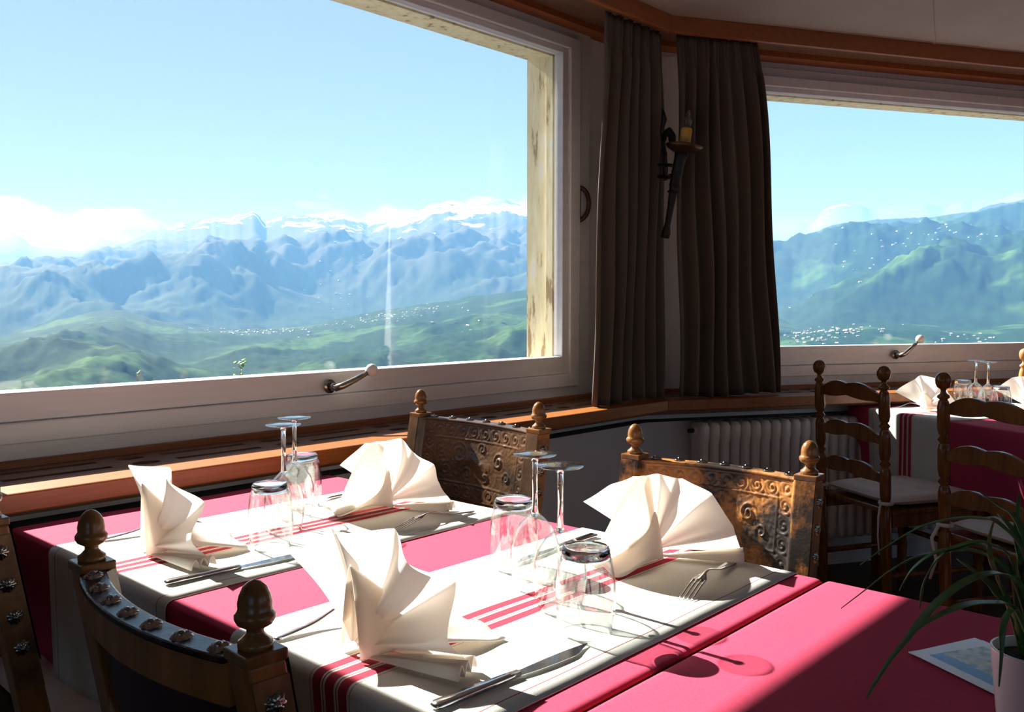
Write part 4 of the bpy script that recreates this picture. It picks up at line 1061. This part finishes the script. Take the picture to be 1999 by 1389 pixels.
ladder_chair('ladder_back_chair', 'dark ladder-back chair cut by the right frame edge, behind the plant', B1_, B1_ + E2 * 0.375, E1, 'ladder_wood')
C_ = px(1986, 712, 4.25); C_.z = 0
ladder_chair('ladder_back_chair', 'ladder-back chair coloured as if sunlit, beyond the far table', C_ + E2 * 0.375, C_, -E1, 'sunlit_ladder_wood', 1.0)

# ------------------------------------------------------------------ radiators
def radiator(name, label, M, y0, n, pitch, ztop, zbot, x, lid=False):
    root = empty(name, label=label, cat='radiator', group='white column radiators under the ledge')
    prof = [(-0.019, -0.05), (0.019, -0.05), (0.0215, -0.03), (0.0215, 0.03), (0.019, 0.05), (-0.019, 0.05), (-0.0215, 0.03), (-0.0215, -0.03)]
    first = None
    for i in range(n):
        yc = y0 + pitch * i
        if first is None:
            vs = []; rows = [(zbot, 0.6), (zbot + 0.012, 0.9), (zbot + 0.05, 1.0), (zbot + 0.07, 0.82), (ztop - 0.09, 0.82), (ztop - 0.06, 1.0), (ztop - 0.015, 0.95), (ztop, 0.6)]
            for (z, k) in rows:
                for (a_, b_2) in prof: vs.append((b_2 * (0.7 + 0.3 * k) , a_ * k, z))
            m = len(prof)
            fs = [(j * m + q, j * m + (q + 1) % m, (j + 1) * m + (q + 1) % m, (j + 1) * m + q) for j in range(len(rows) - 1) for q in range(m)] + [tuple(range(m))[::-1], tuple(range((len(rows) - 1) * m, len(rows) * m))]
            first = MB().add(vs, fs, True).build('section', 'radiator_paint', root)
            o = first
        else:
            o = first.copy(); col.objects.link(o)
        o.matrix_world = M @ T(x, yc, 0)
    for z in (ztop - 0.035, zbot + 0.03):
        MB().tube([M @ Vector((x, y0 - 0.03, z)), M @ Vector((x, y0 + pitch * n - 0.02, z))], 0.022, 12).build('header_tube', 'radiator_paint', root)
    MB().tube([M @ Vector((x, y0 - 0.055, ztop - 0.035)), M @ Vector((x, y0 - 0.025, ztop - 0.035))], 0.009, 8).build('bleed_plug', 'dark_iron', root)
    for (yy) in (y0 + pitch, y0 + pitch * (n - 2)):
        MB().box(-0.178, x - 0.03, yy - 0.01, yy + 0.01, ztop - 0.12, ztop - 0.10, M).build('bracket', 'radiator_paint', root)
    return root
radiator('radiator', 'white column radiator under the right window ledge, behind the ladder-back chair', W2, 0.20, 26, 0.050, 0.705, 0.16, -0.095)
r1 = radiator('radiator', 'white column radiator under the left ledge, behind the dark carved chair', W1, 1.15 - LY, 24, 0.050, 0.67, 0.16, -0.105)
yv = 1.15 - LY + 24 * 0.05
MB().tube([W1 @ Vector((-0.105, yv - 0.03, 0.635)), W1 @ Vector((-0.105, yv + 0.045, 0.635))], 0.013, 10).build('valve_pipe', 'dark_iron', r1)
MB().lathe([(0.017, 0), (0.022, 0.004), (0.024, 0.02), (0.0245, 0.045), (0.022, 0.06), (0.017, 0.065), (0, 0.066)], 16, W1 @ T(-0.105, yv + 0.035, 0.635) @ Matrix.Rotation(-PI / 2, 4, 'X')).build('valve_knob', 'valve_plastic', r1)

# ------------------------------------------------------------------ candle wall lamp in the corner
def sconce():
    f = 3.60
    cw = Vector((-2.0 - 0.30, 3.13 + 0.30 * t15, 0)); inward = Vector((math.cos(math.radians(-15)), math.sin(math.radians(-15)), 0))
    side = Vector((-inward.y, inward.x, 0))
    root = empty('wall_lamp', label='dark iron torch-shaped wall lamp with yellow candle between the curtains', cat='wall lamp')
    def pt(x, y, fo): return px(x, y, fo)
    # backplate of scrolled iron on the wall strip
    MB().tube([pt(1294, 212, f + 0.08), pt(1297, 232, f + 0.08), pt(1291, 258, f + 0.08), pt(1297, 290, f + 0.08), pt(1299, 330, f + 0.08), pt(1299, 352, f + 0.08)], [0.006, 0.016, 0.009, 0.012, 0.016, 0.010], 10, flat=0.5).build('back_plate', 'dark_iron', root)
    MB().tube([pt(1296, 275, f + 0.06), pt(1298, 262, f + 0.03), pt(1306, 256, f), pt(1312, 266, f - 0.01), pt(1313, 280, f - 0.02), pt(1322, 290, f - 0.03)], [0.008, 0.013, 0.016, 0.016, 0.014, 0.010], 10).build('scroll_arm', 'dark_iron', root)
    MB().tube([pt(1292, 292, f + 0.06), pt(1297, 302, f + 0.05), pt(1301, 303, f + 0.04), pt(1300, 296, f + 0.035)], 0.0045, 8).build('small_scroll', 'dark_iron', root)
    MB().tube([pt(1290, 322, f + 0.08), pt(1306, 322, f + 0.01), pt(1318, 324, f - 0.03)], 0.016, 8, flat=0.45).build('clasp_band', 'dark_iron', root)
    MB().tube([pt(1290, 345, f + 0.08), pt(1304, 346, f + 0.01), pt(1313, 342, f - 0.02)], 0.016, 8, flat=0.5).build('clasp_band', 'dark_iron', root)
    # torch handle with a twisted collar
    pts = [pt(1298, 464, f), pt(1300, 455, f), pt(1303, 440, f), pt(1309, 405, f - 0.01), pt(1314, 375, f - 0.015), pt(1318, 355, f - 0.02), pt(1322, 335, f - 0.025), pt(1327, 312, f - 0.03), pt(1332, 294, f - 0.035)]
    MB().tube(pts, [0.017, 0.018, 0.0115, 0.013, 0.017, 0.021, 0.022, 0.023, 0.030], 12).build('torch_handle', 'dark_iron', root)
    for k in range(4):
        a, b = pts[4], pts[6]; p = a.lerp(b, k / 3.0); t_ = (b - a).normalized()
        MB().tube([p - t_ * 0.005, p, p + t_ * 0.005], [0.019, 0.0245, 0.019], 12).build('collar_ring', 'dark_iron', root)
    c0 = pt(1335, 290, f - 0.038); sl = 1751 / f
    tilt = Matrix.Rotation(math.radians(8), 4, RT.cross(Vector((0, 0, 1))) * -1)
    M = T(*c0) @ tilt
    MB().lathe([(0.012, -0.018), (0.045, -0.012), (0.066, 0.0), (0.074, 0.010), (0.072, 0.0115), (0.062, 0.004), (0.03, -0.004), (0.0, -0.005)], 28, M).build('drip_pan', 'bronze', root)
    MB().lathe([(0.0225, -0.005), (0.0225, 0.074), (0.020, 0.080), (0.008, 0.081), (0.0, 0.081)], 8, M).build('candle_sleeve', 'candle_sleeve', root)
    MB().lathe([(0.010, 0.080), (0.012, 0.088), (0.0175, 0.105), (0.0165, 0.120), (0.009, 0.140), (0.002, 0.152), (0.0, 0.153)], 16, M).build('flame_bulb', 'foot_glass', root)
    MB().tube([M @ Vector((-0.004, 0, 0.085)), M @ Vector((-0.003, 0, 0.118)), M @ Vector((0.003, 0, 0.118)), M @ Vector((0.004, 0, 0.085))], 0.0016, 5).build('filament', 'bronze', root)
    MB().box(-0.32, -0.20, -0.05, 0.05, 1.70, 1.86, T(LX, LY, 0) @ Rz(math.radians(-15)) @ T(-0.06, 0, 0)).build('mounting_block', 'dark_iron', root)
sconce()

# ------------------------------------------------------------------ potted plant and leaflets on the near table
pf = 0.887
pc = px(2021, 1268, pf); PX, PY = pc.x, pc.y
plant = empty('potted_plant', (PX, PY, TZ + 0.0025), 0, 'white potted plant with long arching green leaves on the near table', 'plant')
rimz = pc.z - TZ - 0.0025; R = 0.0405
MB().lathe([(0.0, 0.0), (R * 0.72, 0.0), (R * 0.76, 0.006), (R * 1.0, rimz - 0.002), (R * 1.0, rimz), (R * 0.93, rimz), (R * 0.90, rimz - 0.014), (0.0, rimz - 0.016)], 36).build('pot', 'pot_ceramic', plant)
MB().lathe([(0.0, rimz - 0.004), (R * 0.5, rimz - 0.006), (R * 0.895, rimz - 0.010), (R * 0.88, rimz - 0.0145), (0, rimz - 0.0145)], 24).build('soil', 'soil', plant)
def leaf(pts, w_, mat='leaf_green', f0=None, f1=None):
    n = len(pts); P_ = []
    P_.append(Vector((PX + random.uniform(-0.012, 0.012), PY + random.uniform(-0.012, 0.012), TZ + rimz - 0.006)))
    for i, (x, y) in enumerate(pts):
        t = i / max(1, n - 1); P_.append(px(x, y, f0 + (f1 - f0) * t))
    # smooth resample
    Q = []
    m = len(P_)
    for i in range(m - 1):
        p0, p1, p2, p3 = P_[max(i - 1, 0)], P_[i], P_[i + 1], P_[min(i + 2, m - 1)]
        for k in range(5):
            t = k / 5
            Q.append(0.5 * ((2 * p1) + (-p0 + p2) * t + (2 * p0 - 5 * p1 + 4 * p2 - p3) * t * t + (-p0 + 3 * p1 - 3 * p2 + p3) * t ** 3))
    Q.append(P_[-1]); nq = len(Q); vs = []
    for i, q in enumerate(Q):
        t = i / (nq - 1); tg = (Q[min(i + 1, nq - 1)] - Q[max(i - 1, 0)]).normalized()
        sd = tg.cross(Vector((0, 0, 1)))
        if sd.length < 0.2: sd = tg.cross(FWD)
        sd.normalize(); up = sd.cross(tg)
        ww = 1.45 * w_ * (0.55 + 0.45 * math.sin(PI * min(1, t * 1.3))) * (1 - t ** 5) + 0.0004
        vs += [q - sd * ww + up * ww * 0.35, q, q + sd * ww + up * ww * 0.35]
    fs = [(j * 3 + k, j * 3 + k + 1, (j + 1) * 3 + k + 1, (j + 1) * 3 + k) for j in range(nq - 1) for k in range(2)]
    o = MB().add([v - Vector((PX, PY, TZ + 0.0025)) for v in vs], fs, True).build('leaf', mat, plant, solid=0.0008)
    return o
LV = [([(1999, 1092), (1950, 1024), (1915, 1013), (1866, 1013), (1802, 1027), (1737, 1063), (1679, 1102)], 0.0032, 0.89, 0.98),
      ([(1975, 1130), (1925, 1085), (1873, 1073), (1834, 1079), (1785, 1089), (1737, 1115), (1695, 1147), (1642, 1187)], 0.0034, 0.89, 1.00),
      ([(1990, 1145), (1963, 1124), (1931, 1121), (1892, 1134), (1847, 1163), (1802, 1208), (1769, 1250), (1737, 1289), (1705, 1338), (1692, 1363)], 0.0036, 0.88, 0.80),
      ([(1979, 1189), (1931, 1178), (1886, 1182), (1840, 1199), (1795, 1224), (1756, 1262)], 0.0034, 0.87, 0.80),
      ([(1975, 1100), (1931, 1063), (1899, 1060), (1866, 1069), (1821, 1082), (1785, 1108), (1766, 1134), (1756, 1153)], 0.0030, 0.90, 0.92),
      ([(1931, 1080), (1866, 1073), (1834, 1089), (1815, 1115), (1802, 1144), (1795, 1189)], 0.0022, 0.90, 0.92),
      ([(1972, 1190), (1940, 1150), (1900, 1115), (1868, 1090)], 0.0052, 0.88, 0.93),
      ([(1999, 1110), (1990, 1060), (1963, 1018), (1948, 1003)], 0.0042, 0.90, 0.94),
      ([(1999, 1060), (1979, 1008), (1950, 988), (1911, 959)], 0.0022, 0.90, 0.96),
      ([(1985, 1195), (1965, 1205), (1957, 1235), (1955, 1280), (1950, 1340)], 0.0022, 0.85, 0.83),
      ([(2040, 1120), (2100, 1040), (2200, 1020), (2320, 1080)], 0.0036, 0.88, 0.85),
      ([(2050, 1150), (2110, 1100), (2200, 1130), (2280, 1230)], 0.0036, 0.87, 0.80),
      ([(2010, 1100), (2030, 1000), (2080, 930), (2180, 910)], 0.0034, 0.90, 0.92),
      ([(2000, 1120), (1985, 1040), (1990, 960)], 0.0036, 0.90, 0.93)]
for pts, w_, f0, f1 in LV: leaf(pts, w_, 'leaf_green', f0, f1)
leaf([(1945, 1130), (1931, 1060), (1942, 1011)], 0.0016, 'leaf_dry', 0.89, 0.93)
fl = MB()
for k in range(5):
    a = 2 * PI * k / 5
    fl.add([(0, 0, 0), (0.006 * math.cos(a - 0.5), 0.006 * math.sin(a - 0.5), 0.014), (0.009 * math.cos(a), 0.009 * math.sin(a), 0.026), (0.006 * math.cos(a + 0.5), 0.006 * math.sin(a + 0.5), 0.014)], [(0, 1, 2, 3)], True)
fp = px(2004, 985, 0.93) - Vector((PX, PY, TZ + 0.0025))
fl.build('flower', 'petal_pink', plant, solid=0.0008).location = fp
MB().tube([Vector((0, 0, rimz - 0.005)), Vector((0.003, 0.004, rimz + 0.06)), fp], 0.0016, 6).build('flower_stalk', 'leaf_green', plant)

def photo_mat():
    m, nt, b, L = pmat('leaflet_print', (0.8, 0.8, 0.8), 0.25)
    tc = N(nt, 'ShaderNodeTexCoord'); sp = N(nt, 'ShaderNodeSeparateXYZ'); L.new(tc.outputs['Object'], sp.inputs[0])
    no = N(nt, 'ShaderNodeTexNoise', ins={'Scale': 60.0, 'Detail': 5.0}); L.new(tc.outputs['Object'], no.inputs['Vector'])
    pic = ramp(nt, [(0.30, (0.05, 0.09, 0.05)), (0.45, (0.30, 0.32, 0.22)), (0.55, (0.55, 0.55, 0.52)), (0.66, (0.60, 0.50, 0.08))]); L.new(no.outputs['Fac'], pic.inputs[0])
    # lake band along the lower edge of the picture
    ad = N(nt, 'ShaderNodeMath', operation='MULTIPLY_ADD', ins={1: 0.02, 2: 0.0}); L.new(no.outputs['Fac'], ad.inputs[0])
    sy = N(nt, 'ShaderNodeMath', operation='ADD'); L.new(sp.outputs['Y'], sy.inputs[0]); L.new(ad.outputs[0], sy.inputs[1])
    lk = N(nt, 'ShaderNodeMath', operation='LESS_THAN', ins={1: -0.012}); L.new(sy.outputs[0], lk.inputs[0])
    m1 = N(nt, 'ShaderNodeMix', data_type='RGBA'); m1.inputs['B'].default_value = (0.02, 0.22, 0.62, 1); L.new(lk.outputs[0], m1.inputs['Factor']); L.new(pic.outputs[0], m1.inputs['A'])
    # white margin
    def inside(sock, lim):
        a = N(nt, 'ShaderNodeMath', operation='ABSOLUTE'); L.new(sock, a.inputs[0]); l_ = N(nt, 'ShaderNodeMath', operation='LESS_THAN', ins={1: lim}); L.new(a.outputs[0], l_.inputs[0]); return l_.outputs[0]
    mm = N(nt, 'ShaderNodeMath', operation='MULTIPLY'); L.new(inside(sp.outputs['X'], 0.088), mm.inputs[0]); L.new(inside(sp.outputs['Y'], 0.045), mm.inputs[1])
    m2 = N(nt, 'ShaderNodeMix', data_type='RGBA'); m2.inputs['A'].default_value = (0.80, 0.82, 0.86, 1); L.new(mm.outputs[0], m2.inputs['Factor']); L.new(m1.outputs['Result'], m2.inputs['B'])
    L.new(m2.outputs['Result'], b.inputs['Base Color'])
photo_mat()
p0 = pz(1773, 1277, TZ); p1 = pz(1945, 1240, TZ); p2 = pz(1945, 1362, TZ)
for k, (lb, da, dz) in enumerate((('white leaflet with a lake picture under the flower pot', 0.0, 0.0032), ('lower white leaflet peeking out under the picture leaflet', 0.10, 0.0022))):
    a = dirang(p0, p2) + da
    ex = Vector((math.cos(a), math.sin(a), 0)); ey = Vector((-ex.y, ex.x, 0))
    if (p1 - p0).dot(ey) < 0: ey = -ey
    c = p0 + ex * 0.105 + ey * 0.062
    o = MB().box(-0.105, 0.105, -0.062, 0.062, 0, 0.0006).build('leaflet', 'leaflet_print'); o.location = (c.x, c.y, TZ + dz); o.rotation_euler = (0, 0, math.atan2(ex.y, ex.x))
    tag(o, lb, 'leaflet', 'leaflets on the near table')
